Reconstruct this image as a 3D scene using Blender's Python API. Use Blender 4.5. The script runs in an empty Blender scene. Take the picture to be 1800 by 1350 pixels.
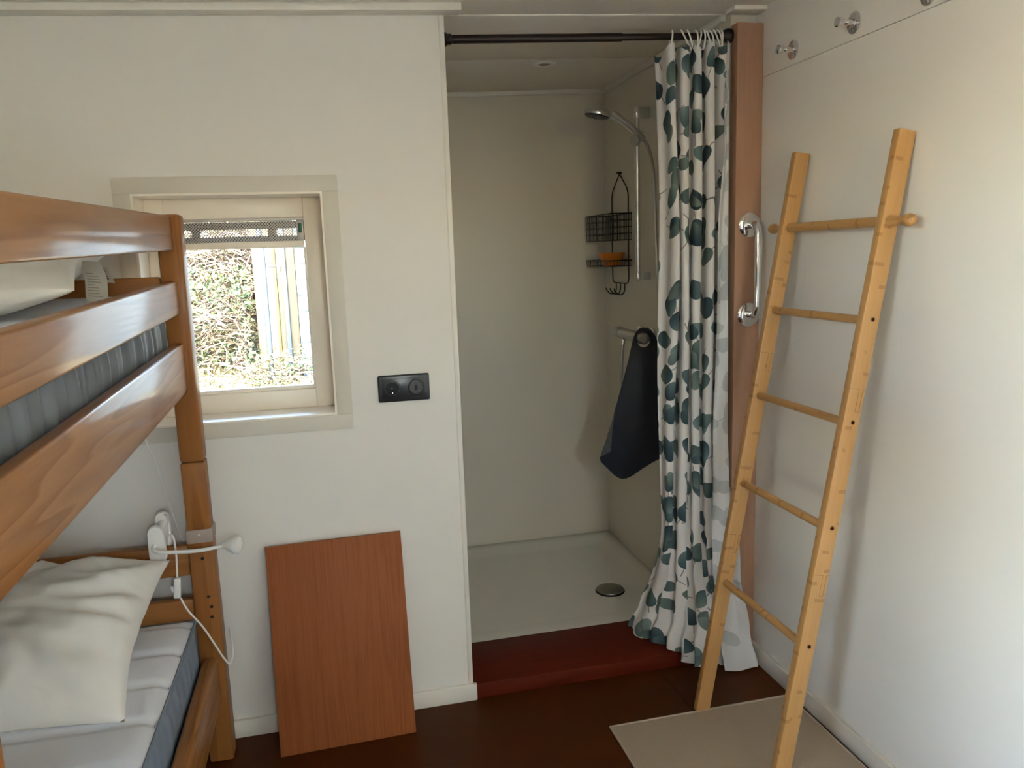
import bpy, bmesh, math, random
from mathutils import Vector, Matrix, Euler, noise
random.seed(7)
PI = math.pi
sc = bpy.context.scene
COL = sc.collection

# ------------------------------------------------------------------ camera
CAM = Vector((-0.368, -2.3176, 1.4104)); YAW, PITCH, ROLL = 0.2249, -0.1649, -0.0337
F = Vector((math.sin(YAW)*math.cos(PITCH), math.cos(YAW)*math.cos(PITCH), math.sin(PITCH)))
R0 = Vector((math.cos(YAW), -math.sin(YAW), 0)); U0 = R0.cross(F)
RR = R0*math.cos(ROLL)+U0*math.sin(ROLL); UU = -R0*math.sin(ROLL)+U0*math.cos(ROLL)
cd = bpy.data.cameras.new('camera'); cam = bpy.data.objects.new('camera', cd); COL.objects.link(cam)
M = Matrix((RR, UU, -F)).transposed().to_4x4(); M.translation = CAM
cam.matrix_world = M
cd.sensor_width = 36; cd.lens = 1389.2/1800*36; cd.clip_start = 0.02
sc.camera = cam

# ------------------------------------------------------------------ light
SKY = 1.15; SUN = 8.5; EXPOSURE = 2.97
w = bpy.data.worlds.new('sky'); sc.world = w; w.use_nodes = True
nt = w.node_tree; nt.nodes.clear()
o_ = nt.nodes.new('ShaderNodeOutputWorld'); b_ = nt.nodes.new('ShaderNodeBackground'); s_ = nt.nodes.new('ShaderNodeTexSky')
s_.sky_type = 'NISHITA'; s_.sun_disc = False; s_.sun_elevation = math.radians(42); s_.sun_rotation = math.radians(192)
s_.air_density = 1.0; s_.dust_density = 1.6; s_.ozone_density = 1.0
b_.inputs['Strength'].default_value = SKY
hz = nt.nodes.new('ShaderNodeMix'); hz.data_type = 'RGBA'; hz.inputs[0].default_value = 0.1; hz.inputs[7].default_value = (2.1, 2.0, 1.85, 1)   # thin bright haze
nt.links.new(s_.outputs[0], hz.inputs[6]); nt.links.new(hz.outputs[2], b_.inputs[0]); nt.links.new(b_.outputs[0], o_.inputs[0])
sd = bpy.data.lights.new('sun', 'SUN'); sd.energy = SUN; sd.angle = math.radians(0.6); sd.color = (1.0, 0.90, 0.74)
sun = bpy.data.objects.new('sun', sd); COL.objects.link(sun)
sun_dir = Vector((0.16, 0.74, -0.66)).normalized()      # the way the light travels
sun.rotation_euler = sun_dir.to_track_quat('-Z', 'Y').to_euler(); sun.location = (-6, -6, 8)
def portal(name, loc, sx, sy, toward):
    ld = bpy.data.lights.new(name, 'AREA'); ld.shape = 'RECTANGLE'; ld.size = sx; ld.size_y = sy; ld.cycles.is_portal = True
    o = bpy.data.objects.new(name, ld); COL.objects.link(o); o.location = loc
    o.rotation_euler = Vector(toward).to_track_quat('-Z', 'Z').to_euler()
portal('window_portal', (-0.585, 0.21, 1.27), 0.36, 0.56, (0, -1, 0))
portal('rear_window_portal', (0.085, -4.36, 1.66), 0.43, 0.44, (0, 1, 0))
portal('side_window_portal', (-1.83, -3.225, 1.225), 1.85, 1.45, (1, 0, 0))
vs = sc.view_settings; vs.view_transform = 'Standard'; vs.look = 'None'; vs.gamma = 1.0; vs.exposure = EXPOSURE
vs.use_curve_mapping = False
try:
    sc.cycles.use_denoising = True; sc.cycles.max_bounces = 14; sc.cycles.diffuse_bounces = 8
    sc.cycles.transparent_max_bounces = 24; sc.cycles.sample_clamp_indirect = 6.0
except Exception: pass

# ------------------------------------------------------------------ materials
MATS = {}
class N:
    def __init__(s, name):
        s.m = bpy.data.materials.new(name); s.m.use_nodes = True; s.t = s.m.node_tree
        s.bsdf = s.t.nodes['Principled BSDF']; s.out = s.t.nodes['Material Output']
    def n(s, kind, **kw):
        x = s.t.nodes.new('ShaderNode'+kind)
        for k, v in kw.items():
            if k.startswith('i_'):
                key = k[2:]; key = int(key) if key.isdigit() else key.replace('_', ' ')
                s.put(v, x.inputs[key])
            else: setattr(x, k, v)
        return x
    def put(s, v, sock):
        if isinstance(v, bpy.types.NodeSocket): s.t.links.new(v, sock)
        else: sock.default_value = v
    def math(s, op, a, b=0.0, c=None):
        x = s.t.nodes.new('ShaderNodeMath'); x.operation = op
        s.put(a, x.inputs[0]); s.put(b, x.inputs[1])
        if c is not None: s.put(c, x.inputs[2])
        return x.outputs[0]
    def mix(s, f, a, b, mode='MIX'):
        x = s.t.nodes.new('ShaderNodeMix'); x.data_type = 'RGBA'; x.blend_type = mode
        s.put(f, x.inputs[0])
        for v, k in ((a, 6), (b, 7)):
            if not isinstance(v, bpy.types.NodeSocket) and len(v) == 3: v = (*v, 1)
            s.put(v, x.inputs[k])
        return x.outputs[2]
    def ramp(s, f, *stops):
        x = s.t.nodes.new('ShaderNodeValToRGB'); e = x.color_ramp.elements
        while len(e) < len(stops): e.new(0.5)
        for q, (p, c) in zip(e, stops): q.position = p; q.color = (*c, 1) if len(c) == 3 else c
        s.put(f, x.inputs[0]); return x.outputs[0]
    def coord(s, which='Object', scale=(1, 1, 1), rot=(0, 0, 0)):
        c = s.n('TexCoord'); m = s.n('Mapping'); s.t.links.new(c.outputs[which], m.inputs[0])
        m.inputs['Scale'].default_value = scale; m.inputs['Rotation'].default_value = rot
        return m.outputs[0]
    def noise(s, vec, scale=5, detail=3, rough=0.5, dist=0.0):
        x = s.n('TexNoise', i_Scale=scale, i_Detail=detail, i_Roughness=rough, i_Distortion=dist)
        s.t.links.new(vec, x.inputs['Vector']); return x.outputs[0]
    def bump(s, h, strength=0.2, dist=0.01):
        x = s.n('Bump', i_Strength=strength, i_Distance=dist); s.put(h, x.inputs['Height'])
        s.t.links.new(x.outputs[0], s.bsdf.inputs['Normal'])
    def set(s, **kw):
        for k, v in kw.items():
            k = k.replace('_', ' ')
            if k == 'Base Color' and not isinstance(v, bpy.types.NodeSocket) and len(v) == 3: v = (*v, 1)
            s.put(v, s.bsdf.inputs[k])
        return s
def keep(name, s): MATS[name] = s.m; return s.m

def plain(name, col, rough=0.5, metal=0.0, vary=0.06, scale=12, bump=0.0, bscale=200, coat=0.0):
    s = N(name); v = s.coord()
    f = s.noise(v, scale, 3)
    c2 = tuple(max(0, c*(1-vary*2)) for c in col)
    s.set(Base_Color=s.mix(f, col, c2), Roughness=rough, Metallic=metal)
    if coat: s.set(Coat_Weight=coat, Coat_Roughness=0.08)
    if bump: s.bump(s.noise(v, bscale, 2), bump, 0.002)
    return keep(name, s)

def wood(name, light, dark, axis='Y', rings=34, rough=0.3, coat=0.0, knots=False, stretch=14, contrast=0.6, fine=0.25, coat_rough=0.12, spec=0.3):
    s = N(name)
    k = {'X': 0, 'Y': 1, 'Z': 2}[axis]
    sc_ = [1.0, 1.0, 1.0]; sc_[k] = 1.0/stretch
    v = s.coord('Object', tuple(sc_))
    oi = s.n('ObjectInfo')
    off = s.n('VectorMath', operation='ADD'); s.t.links.new(v, off.inputs[0])
    sc2 = s.n('VectorMath', operation='SCALE'); s.t.links.new(oi.outputs['Random'], sc2.inputs['Scale']); sc2.inputs[0].default_value = (3.1, 2.3, 1.7)
    s.t.links.new(sc2.outputs[0], off.inputs[1]); v = off.outputs[0]
    big = s.noise(v, 7, 2, 0.5, 0.4)
    ring = s.math('FRACT', s.math('MULTIPLY', big, rings*0.35))
    ring = s.ramp(ring, (0.0, (0, 0, 0)), (0.7, (0.75, 0.75, 0.75)), (0.88, (1, 1, 1)), (1.0, (0, 0, 0)))
    fib = s.noise(v, 150, 2, 0.6)
    f = s.math('ADD', s.math('MULTIPLY', ring, contrast), s.math('MULTIPLY', s.math('SUBTRACT', fib, 0.5), fine*2))
    f = s.math('ADD', f, s.math('MULTIPLY', s.math('SUBTRACT', s.noise(v, 3, 2), 0.5), 0.4))
    x = s.n('Clamp'); s.put(f, x.inputs[0]); col = s.mix(x.outputs[0], light, dark)
    if knots:
        vv = s.coord('Object', (1, 1, 1)); vo = s.n('TexVoronoi', i_Scale=5.0, i_Randomness=1.0); s.t.links.new(vv, vo.inputs['Vector'])
        kn = s.ramp(vo.outputs['Distance'], (0.0, (1, 1, 1)), (0.045, (0.9, 0.9, 0.9)), (0.075, (0, 0, 0)))
        col = s.mix(s.math('MULTIPLY', kn, 0.85), col, (dark[0]*0.25, dark[1]*0.18, dark[2]*0.18))
    s.set(Base_Color=col, Roughness=rough, Coat_Weight=coat, Coat_Roughness=coat_rough, Specular_IOR_Level=spec)
    s.bump(fib, 0.06, 0.002)
    return keep(name, s)

plain('wall_paint', (0.76, 0.735, 0.68), 0.62, vary=0.015, scale=3, bump=0.05, bscale=260)
plain('ceiling_paint', (0.85, 0.815, 0.74), 0.7, vary=0.02, scale=3)
plain('trim_paint', (0.76, 0.73, 0.65), 0.4, vary=0.02)
plain('window_paint', (0.88, 0.81, 0.69), 0.35, vary=0.02)
plain('casing_paint', (0.66, 0.62, 0.53), 0.5, vary=0.02)
plain('shower_panel', (0.66, 0.615, 0.515), 0.33, vary=0.02, scale=2)
plain('tray_white', (0.70, 0.69, 0.64), 0.22, vary=0.01)
plain('plastic_white', (0.82, 0.81, 0.78), 0.35, vary=0.01)
plain('ring_white', (0.85, 0.82, 0.76), 0.4, vary=0.01)
plain('chrome', (0.82, 0.82, 0.82), 0.09, 1.0, vary=0.01)
plain('satin_chrome', (0.72, 0.72, 0.70), 0.28, 1.0, vary=0.01)
plain('brushed_steel', (0.55, 0.54, 0.51), 0.33, 1.0, vary=0.03)
plain('screw_bronze', (0.22, 0.10, 0.05), 0.4, 0.7, vary=0.05)
plain('drain_steel', (0.30, 0.29, 0.26), 0.35, 1.0, vary=0.03)
plain('dark_bronze', (0.035, 0.024, 0.022), 0.3, 0.6, vary=0.05)
plain('black_plastic', (0.018, 0.019, 0.022), 0.28, vary=0.03)
plain('black_insert', (0.035, 0.037, 0.04), 0.42, vary=0.03)
plain('black_hole', (0.004, 0.004, 0.004), 0.7, vary=0.0)
plain('black_wire', (0.012, 0.010, 0.010), 0.4, 0.2, vary=0.02)
plain('orange_plastic', (0.75, 0.22, 0.02), 0.4, vary=0.02)
plain('navy_rubber', (0.012, 0.015, 0.032), 0.5, vary=0.1, bump=0.3, bscale=90)
plain('mat_underside', (0.15, 0.15, 0.15), 0.6, vary=0.25, scale=60)
plain('clear_plastic', (0.62, 0.55, 0.50), 0.25, vary=0.03)
MATS['clear_plastic'].node_tree.nodes['Principled BSDF'].inputs['Alpha'].default_value = 0.55
plain('pillow_cloth', (0.80, 0.78, 0.73), 0.85, vary=0.02, scale=5, bump=0.15, bscale=500)
plain('mattress_top', (0.76, 0.79, 0.86), 0.85, vary=0.015, scale=6, bump=0.12, bscale=400)  # white cover, with the blue of the sky light put into its colour
plain('mattress_side_blue', (0.22, 0.27, 0.34), 0.8, vary=0.1, scale=30, bump=0.2, bscale=300)
plain('mattress_side_grey', (0.17, 0.185, 0.20), 0.6, vary=0.1, scale=30)
plain('label_cloth', (0.72, 0.68, 0.60), 0.6, vary=0.08, scale=40)
plain('faded_print', (0.40, 0.37, 0.33), 0.7, vary=0.0)
plain('lettering', (0.12, 0.11, 0.11), 0.7, vary=0.0)
plain('green_clip', (0.01, 0.10, 0.07), 0.4, vary=0.0)
plain('pipe_grey', (0.012, 0.018, 0.026), 0.5, vary=0.1)
plain('pale_cladding', (0.034, 0.055, 0.07), 0.6, vary=0.1, scale=4)
plain('grille_metal', (0.55, 0.52, 0.48), 0.4, 0.3, vary=0.02)
wood('pine', (0.3740, 0.1700, 0.0553), (0.2635, 0.1020, 0.0255), 'Y', rough=0.45, coat=0.4, knots=True, coat_rough=0.13, spec=0.12, contrast=0.95, fine=0.35)
wood('pine_up', (0.3188, 0.1284, 0.0354), (0.2037, 0.0708, 0.0177), 'Z', rough=0.4, spec=0.1, coat=0.15, knots=True, coat_rough=0.2)
wood('pine_across', (0.3570, 0.1530, 0.0467), (0.2380, 0.0850, 0.0221), 'X', rough=0.4, spec=0.1, coat=0.15, knots=True)
wood('meranti', (0.4148, 0.2379, 0.1525), (0.3050, 0.1647, 0.0976), 'Z', rough=0.5, stretch=20, contrast=0.3, fine=0.5)
wood('sill_hardwood', (0.105, 0.015, 0.005), (0.062, 0.009, 0.003), 'X', rough=0.5, spec=0.1, stretch=12, contrast=0.35, fine=0.4)
wood('veneer', (0.3091, 0.0994, 0.0331), (0.2098, 0.0586, 0.0166), 'Z', rings=60, rough=0.5, spec=0.12, stretch=26, contrast=0.35, fine=0.75)
wood('veneer_edge', (0.5, 0.3, 0.2), (0.38, 0.2, 0.12), 'X', rough=0.6)
wood('old_timber', (0.105, 0.085, 0.04), (0.055, 0.042, 0.018), 'Z', rough=0.8, stretch=10)
wood('grey_timber', (0.026, 0.022, 0.013), (0.014, 0.011, 0.007), 'Z', rough=0.8, stretch=10)

def make_bamboo(name, axis):
    s = N(name); k = {'X': 0, 'Y': 1, 'Z': 2}[axis]
    sc_ = [1.0, 1.0, 1.0]; sc_[k] = 0.03
    v = s.coord('Object', tuple(sc_)); fib = s.noise(v, 190, 2, 0.6)
    # knuckles: short dark dashes, staggered strip by strip
    g = [260.0, 45.0, 45.0]
    vv = s.coord('Object'); vo = s.n('TexVoronoi', i_Scale=1.0, i_Randomness=0.9)
    m = s.n('Mapping'); s.t.links.new(vv, m.inputs[0])
    scl = [42.0, 42.0, 42.0]; scl[k] = 10.0; m.inputs['Scale'].default_value = scl
    s.t.links.new(m.outputs[0], vo.inputs['Vector'])
    sep = s.n('SeparateXYZ'); sub = s.n('VectorMath', operation='SUBTRACT')
    s.t.links.new(m.outputs[0], sub.inputs[0]); s.t.links.new(vo.outputs['Position'], sub.inputs[1]); s.t.links.new(sub.outputs[0], sep.inputs[0])
    along = s.math('ABSOLUTE', sep.outputs[k])
    dash = s.math('LESS_THAN', along, 0.045)
    sel = s.n('SeparateColor'); s.t.links.new(vo.outputs['Color'], sel.inputs[0])
    dash = s.math('MULTIPLY', dash, s.math('GREATER_THAN', sel.outputs[0], 0.62))
    col = s.mix(fib, (0.55, 0.31, 0.115), (0.43, 0.22, 0.07))
    col = s.mix(s.math('MULTIPLY', dash, 0.6), col, (0.30, 0.13, 0.035))
    s.set(Base_Color=col, Roughness=0.36, Coat_Weight=0.25, Coat_Roughness=0.2)
    return keep(name, s)
make_bamboo('bamboo', 'Z'); make_bamboo('bamboo_rung', 'Y')

def make_floor():
    s = N('floor_brown'); v = s.coord()
    a = s.noise(v, 2.2, 5, 0.6); b = s.noise(s.coord('Object', (2, 30, 1)), 4, 3)
    c = s.mix(a, (0.088, 0.024, 0.003), (0.052, 0.013, 0.0015)); c = s.mix(s.math('MULTIPLY', b, 0.35), c, (0.04, 0.010, 0.001))
    s.set(Specular_IOR_Level=0.12, Base_Color=c, Roughness=s.math('ADD', 0.34, s.math('MULTIPLY', a, 0.2)))
    return keep('floor_brown', s)
make_floor()
def make_rug():
    s = N('rug_pile'); v = s.coord(); a = s.noise(v, 420, 2); b = s.noise(v, 6, 3)
    c = s.mix(a, (0.52, 0.425, 0.32), (0.37, 0.30, 0.22)); c = s.mix(s.math('MULTIPLY', b, 0.3), c, (0.34, 0.28, 0.22))
    s.set(Base_Color=c, Roughness=0.95); s.bump(a, 0.6, 0.004); return keep('rug_pile', s)
make_rug()
plain('rug_binding', (0.48, 0.40, 0.33), 0.9, vary=0.1, scale=100)

def make_glass():
    s = N('window_glass'); t = s.n('BsdfTransparent'); g = s.n('BsdfGlossy', i_Roughness=0.02); f = s.n('Fresnel', i_IOR=1.45)
    mx = s.n('MixShader'); s.t.links.new(f.outputs[0], mx.inputs[0]); s.t.links.new(t.outputs[0], mx.inputs[1]); s.t.links.new(g.outputs[0], mx.inputs[2])
    t.inputs[0].default_value = (0.96, 0.98, 0.98, 1); s.t.links.new(mx.outputs[0], s.out.inputs[0]); return keep('window_glass', s)
make_glass()

def make_curtain():
    s = N('curtain_print'); c = s.n('TexCoord'); uv = c.outputs['UV']
    base = (0.80, 0.785, 0.77, 1); col = None
    nz = s.n('TexNoise', i_Scale=3.0, i_Detail=1.0); s.t.links.new(uv, nz.inputs['Vector'])
    def layer(scale, off, thr, rad, seedrot):
        m = s.n('Mapping'); s.t.links.new(uv, m.inputs[0]); m.inputs['Scale'].default_value = (scale, scale, 1); m.inputs['Location'].default_value = off
        vo = s.n('TexVoronoi', voronoi_dimensions='2D', i_Scale=1.0, i_Randomness=0.36); s.t.links.new(m.outputs[0], vo.inputs['Vector'])
        sub = s.n('VectorMath', operation='SUBTRACT'); s.t.links.new(m.outputs[0], sub.inputs[0]); s.t.links.new(vo.outputs['Position'], sub.inputs[1])
        rgb = s.n('SeparateColor'); s.t.links.new(vo.outputs['Color'], rgb.inputs[0]); r, g, b = rgb.outputs[:3]
        rt = s.n('VectorRotate', rotation_type='Z_AXIS'); s.t.links.new(sub.outputs[0], rt.inputs['Vector'])
        s.put(s.math('MULTIPLY', r, 6.28*seedrot), rt.inputs['Angle'])
        xyz = s.n('SeparateXYZ'); s.t.links.new(rt.outputs[0], xyz.inputs[0]); x, y = xyz.outputs[0], xyz.outputs[1]
        # egg shape with a blunt tip: wider low, narrower high
        wid = s.math('ADD', 1.08, s.math('MULTIPLY', y, 0.9))
        wid = s.math('MULTIPLY', wid, s.math('ADD', 0.85, s.math('MULTIPLY', b, 0.55)))
        d = s.math('SQRT', s.math('ADD', s.math('POWER', s.math('MULTIPLY', x, wid), 2.0), s.math('POWER', s.math('MULTIPLY', y, 0.88), 2.0)))
        rr = s.math('MULTIPLY', s.math('ADD', 0.75, s.math('MULTIPLY', g, 0.35)), rad)
        inside = s.math('LESS_THAN', d, rr)
        pick = s.math('GREATER_THAN', g, thr)
        leaf = s.math('MULTIPLY', inside, pick)
        axx = s.math('ABSOLUTE', s.math('ADD', x, s.math('MULTIPLY', s.math('POWER', y, 2.0), 0.25)))
        stem = s.math('MULTIPLY', s.math('LESS_THAN', axx, 0.017), s.math('MULTIPLY', s.math('LESS_THAN', y, -0.2), s.math('GREATER_THAN', y, -0.95)))
        stem = s.math('MULTIPLY', stem, pick)
        shade = s.math('ADD', s.math('MULTIPLY', y, 1.6), s.math('ADD', 0.45, s.math('MULTIPLY', s.math('SUBTRACT', nz.outputs[0], 0.5), 0.9)))
        hue = s.ramp(b, (0.0, (0.045, 0.10, 0.13)), (0.35, (0.10, 0.18, 0.19)), (0.65, (0.13, 0.20, 0.155)), (1.0, (0.20, 0.28, 0.27)))
        dk = s.ramp(b, (0.0, (0.016, 0.04, 0.06)), (0.5, (0.05, 0.10, 0.115)), (1.0, (0.10, 0.15, 0.14)))
        lt = s.mix(0.45, hue, (0.40, 0.48, 0.45))
        cl = s.n('Clamp'); s.put(shade, cl.inputs[0])
        lc = s.mix(cl.outputs[0], dk, s.mix(s.math('MULTIPLY', cl.outputs[0], 0.7), hue, lt))
        return leaf, stem, lc
    col = base
    for args in ((9.2, (0.3, 0.7, 0), 0.24, 0.275, 1.0), (8.6, (7.71, 1.93, 0), 0.36, 0.265, 2.3), (9.8, (5.37, 3.11, 0), 0.45, 0.255, 1.7)):
        leaf, stem, lc = layer(*args)
        col = s.mix(s.math('MULTIPLY', stem, 0.75), col, (0.12, 0.10, 0.085))
        col = s.mix(leaf, col, lc)
    geo = s.n('NewGeometry')
    back = s.mix(0.66, col, (0.72, 0.74, 0.76))
    col2 = s.mix(geo.outputs['Backfacing'], col, back)
    s.set(Base_Color=col2, Roughness=0.75)
    tr = s.n('BsdfTranslucent'); s.t.links.new(col2, tr.inputs[0])
    mx = s.n('MixShader', i_0=0.15); s.t.links.new(s.bsdf.outputs[0], mx.inputs[1]); s.t.links.new(tr.outputs[0], mx.inputs[2]); s.t.links.new(mx.outputs[0], s.out.inputs[0])
    return keep('curtain_print', s)
make_curtain()

def foliage(name, cols):
    s = N(name); oi = s.n('TexCoord'); f = s.noise(oi.outputs['Object'], 9, 2)
    g = s.n('NewGeometry')
    c = s.ramp(g.outputs['Random Per Island'], *[(i/(len(cols)-1), c) for i, c in enumerate(cols)])
    s.set(Base_Color=c, Roughness=0.6); return keep(name, s)
foliage('bramble_leaf', [(0.0112, 0.0310, 0.0074), (0.0434, 0.0589, 0.0112), (0.0217, 0.0465, 0.0186), (0.0806, 0.0806, 0.0279), (0.0155, 0.0372, 0.0136)])
foliage('bramble_stem', [(0.0620, 0.0372, 0.0248), (0.0992, 0.0744, 0.0434), (0.0434, 0.0248, 0.0217), (0.0806, 0.0682, 0.0310)])
foliage('dry_grass', [(0.1488, 0.1240, 0.0620), (0.1116, 0.0992, 0.0372), (0.1240, 0.1054, 0.0620), (0.0496, 0.0620, 0.0186)])
def make_ground():
    s = N('ground_litter'); v = s.coord(); f = s.noise(v, 8, 5, 0.7)
    s.set(Base_Color=s.ramp(f, (0.3, (0.0558, 0.0434, 0.0217)), (0.5, (0.1240, 0.1023, 0.0558)), (0.7, (0.0744, 0.0744, 0.0248))), Roughness=0.95)
    return keep('ground_litter', s)
make_ground()
plain('bounce_gravel', (0.72, 0.62, 0.44), 0.9, vary=0.15, scale=3)  # unseen ground, made pale to bounce sunlight up into the room

# ------------------------------------------------------------------ mesh helpers
class MB:
    def __init__(s): s.bm = bmesh.new()
    def box(s, a, b, bev=0.0, seg=2):
        bm = bmesh.new(); bmesh.ops.create_cube(bm, size=1.0)
        a, b = Vector(a), Vector(b); c = (a+b)/2; d = b-a
        for v in bm.verts: v.co = Vector((v.co.x*d.x, v.co.y*d.y, v.co.z*d.z))+c
        if bev: bmesh.ops.bevel(bm, geom=bm.edges[:]+bm.verts[:], offset=min(bev, min(abs(q) for q in d)*0.49), segments=seg, affect='EDGES', profile=0.5)
        s.join(bm); return s
    def join(s, bm, mat=None):
        me = bpy.data.meshes.new('tmp'); bm.to_mesh(me); bm.free()
        if mat is not None: me.transform(mat)
        s.bm.from_mesh(me); bpy.data.meshes.remove(me); return s
    def obox(s, c, size, mat, bev=0.0, seg=2):
        bm = bmesh.new(); bmesh.ops.create_cube(bm, size=1.0)
        for v in bm.verts: v.co = Vector((v.co.x*size[0], v.co.y*size[1], v.co.z*size[2]))
        if bev: bmesh.ops.bevel(bm, geom=bm.edges[:]+bm.verts[:], offset=bev, segments=seg, affect='EDGES', profile=0.5)
        return s.join(bm, Matrix.Translation(Vector(c)) @ mat.to_4x4())
    def tube(s, pts, r, n=10, caps=True):
        pts = [Vector(p) for p in pts]; rs = r if isinstance(r, (list, tuple)) else [r]*len(pts)
        rings = []; up = None
        for i, p in enumerate(pts):
            t = (pts[min(i+1, len(pts)-1)]-pts[max(i-1, 0)]).normalized()
            if up is None: up = t.orthogonal().normalized()
            else:
                up = up - t*up.dot(t); up = up.normalized() if up.length > 1e-6 else t.orthogonal().normalized()
            bi = t.cross(up)
            rings.append([s.bm.verts.new(p+(up*math.cos(2*PI*k/n)+bi*math.sin(2*PI*k/n))*rs[i]) for k in range(n)])
        for a, b in zip(rings, rings[1:]):
            for k in range(n): s.bm.faces.new((a[k], a[(k+1) % n], b[(k+1) % n], b[k]))
        if caps:
            s.bm.faces.new(rings[0][::-1]); s.bm.faces.new(rings[-1])
        return s
    def lathe(s, prof, base, axis, n=24):
        base = Vector(base); a = Vector(axis).normalized(); u = a.orthogonal().normalized(); v = a.cross(u); rings = []
        for r, h in prof:
            if r < 1e-6: rings.append([s.bm.verts.new(base+a*h)])
            else: rings.append([s.bm.verts.new(base+a*h+(u*math.cos(2*PI*k/n)+v*math.sin(2*PI*k/n))*r) for k in range(n)])
        for p, q in zip(rings, rings[1:]):
            for k in range(n):
                j = (k+1) % n
                if len(p) == 1 and len(q) == 1: continue
                if len(p) == 1: s.bm.faces.new((p[0], q[j], q[k]))
                elif len(q) == 1: s.bm.faces.new((p[k], p[j], q[0]))
                else: s.bm.faces.new((p[k], p[j], q[j], q[k]))
        for ring, fl in ((rings[0], True), (rings[-1], False)):
            if len(ring) > 2: s.bm.faces.new(ring[::-1] if fl else ring)
        return s
    def grid(s, fn, nu, nv, closed=False):
        vs_ = [[s.bm.verts.new(fn(i/nu, j/nv)) for j in range(nv+1)] for i in range(nu+1)]
        for i in range(nu):
            for j in range(nv): s.bm.faces.new((vs_[i][j], vs_[i+1][j], vs_[i+1][j+1], vs_[i][j+1]))
        return s
    def build(s, name, mat, parent=None, smooth=True, angle=40, recalc=True):
        if recalc: bmesh.ops.recalc_face_normals(s.bm, faces=s.bm.faces[:])
        me = bpy.data.meshes.new(name); s.bm.to_mesh(me); s.bm.free()
        me.materials.append(MATS[mat] if isinstance(mat, str) else mat)
        o = bpy.data.objects.new(name, me); COL.objects.link(o)
        if smooth:
            for p in me.polygons: p.use_smooth = True
            me.set_sharp_from_angle(angle=math.radians(angle))
        if parent: o.parent = parent
        return o
def tag(o, label, cat=None, group=None, kind=None):
    o['label'] = label
    if cat: o['category'] = cat
    if group: o['group'] = group
    if kind: o['kind'] = kind
    return o
def thing(name, label, cat, loc=(0, 0, 0), group=None):
    o = bpy.data.objects.new(name, None); COL.objects.link(o); o.location = loc; o.empty_display_size = 0.05
    return tag(o, label, cat, group)
def struct(o, label=None):
    o['kind'] = 'structure'
    if label: o['label'] = label
    return o
def box(name, a, b, mat, parent=None, bev=0.0):
    return MB().box(a, b, bev).build(name, mat, parent)
def smoothpath(pts, n=8):
    pts = [Vector(p) for p in pts]; out = []
    for i in range(len(pts)-1):
        p0, p1, p2, p3 = pts[max(i-1, 0)], pts[i], pts[i+1], pts[min(i+2, len(pts)-1)]
        for k in range(n):
            t = k/n
            out.append(0.5*((2*p1)+(p2-p0)*t+(2*p0-5*p1+4*p2-p3)*t*t+(3*p1-p0-3*p2+p3)*t**3))
    out.append(pts[-1]); return out
def lerp(a, b, t): return a+(b-a)*t
def curve(tab, x):
    if x <= tab[0][0]: return tab[0][1]
    for (a, p), (b, q) in zip(tab, tab[1:]):
        if x <= b:
            t = (x-a)/(b-a); t = t*t*(3-2*t); return lerp(p, q, t)
    return tab[-1][1]

# ------------------------------------------------------------------ room shell
W, WS, D = 0.985, 0.896, 1.18
XL, YR = -1.75, -4.30
def ceil_z(x): return 2.088+0.033*x
HB = 0.056

fl = struct(box('floor', (XL-0.1, YR-0.1, -0.10), (W+0.1, D+0.1, -0.004), 'floor_brown'), 'dark brown boarded floor')
for a, b in (((XL, -2.44), (0.640, -0.0)), ((0.642, -2.44), (W, -0.0)), ((XL, YR), (-0.58, -2.442)), ((-0.578, YR), (W, -2.442))):
    MB().box((a[0], a[1], -0.004), (b[0], b[1], 0.0)).build('floor_sheet', 'floor_brown', fl)
# back wall with the window hole
wx0, wx1, wz0, wz1 = -0.857, -0.362, 0.962, 1.596
m = MB()
m.box((XL-0.1, 0, -0.01), (wx0, 0.22, 2.2)); m.box((wx1, 0, -0.01), (0, 0.22, 2.2)); m.box((wx0, 0, -0.01), (wx1, 0.22, wz0)); m.box((wx0, 0, wz1), (wx1, 0.22, 2.2))
struct(m.build('wall_back', 'wall_paint', smooth=False), 'off-white back wall with a small window')
struct(MB().box((-0.09, 0.22, -0.01), (0.0, D+0.1, 2.2)).build('wall_shower_left', 'shower_panel', smooth=False))
struct(MB().box((0.0, D, -0.01), (WS, D+0.1, 2.2)).build('wall_shower_back', 'shower_panel', smooth=False), 'cream panel wall at the back of the shower')
struct(MB().box((WS, 0.03, -0.01), (WS+0.19, D+0.1, 2.2)).build('wall_shower_right', 'shower_panel', smooth=False))
m = MB(); m.box((W, YR-0.1, -0.01), (W+0.1, 0.03, 1.915))
m.box((W, YR-0.1, 1.9172), (W+0.1, 0.03, 2.25)); m.box((W+0.006, YR-0.1, 1.90), (W+0.09, 0.03, 1.93))
struct(m.build('wall_right', 'wall_paint', smooth=False), 'off-white side wall with a cracked panel joint')
sy0, sy1, sz0, sz1 = -4.15, -2.30, 0.50, 1.95
m = MB(); m.box((XL-0.1, YR-0.1, -0.01), (XL, sy0, 2.2)); m.box((XL-0.1, sy1, -0.01), (XL, 0.0, 2.2)); m.box((XL-0.1, sy0, -0.01), (XL, sy1, sz0)); m.box((XL-0.1, sy0, sz1), (XL, sy1, 2.2))
struct(m.build('wall_left', 'wall_paint', smooth=False))
rw0, rw1, rz0, rz1 = -0.13, 0.30, 1.44, 1.88
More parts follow.
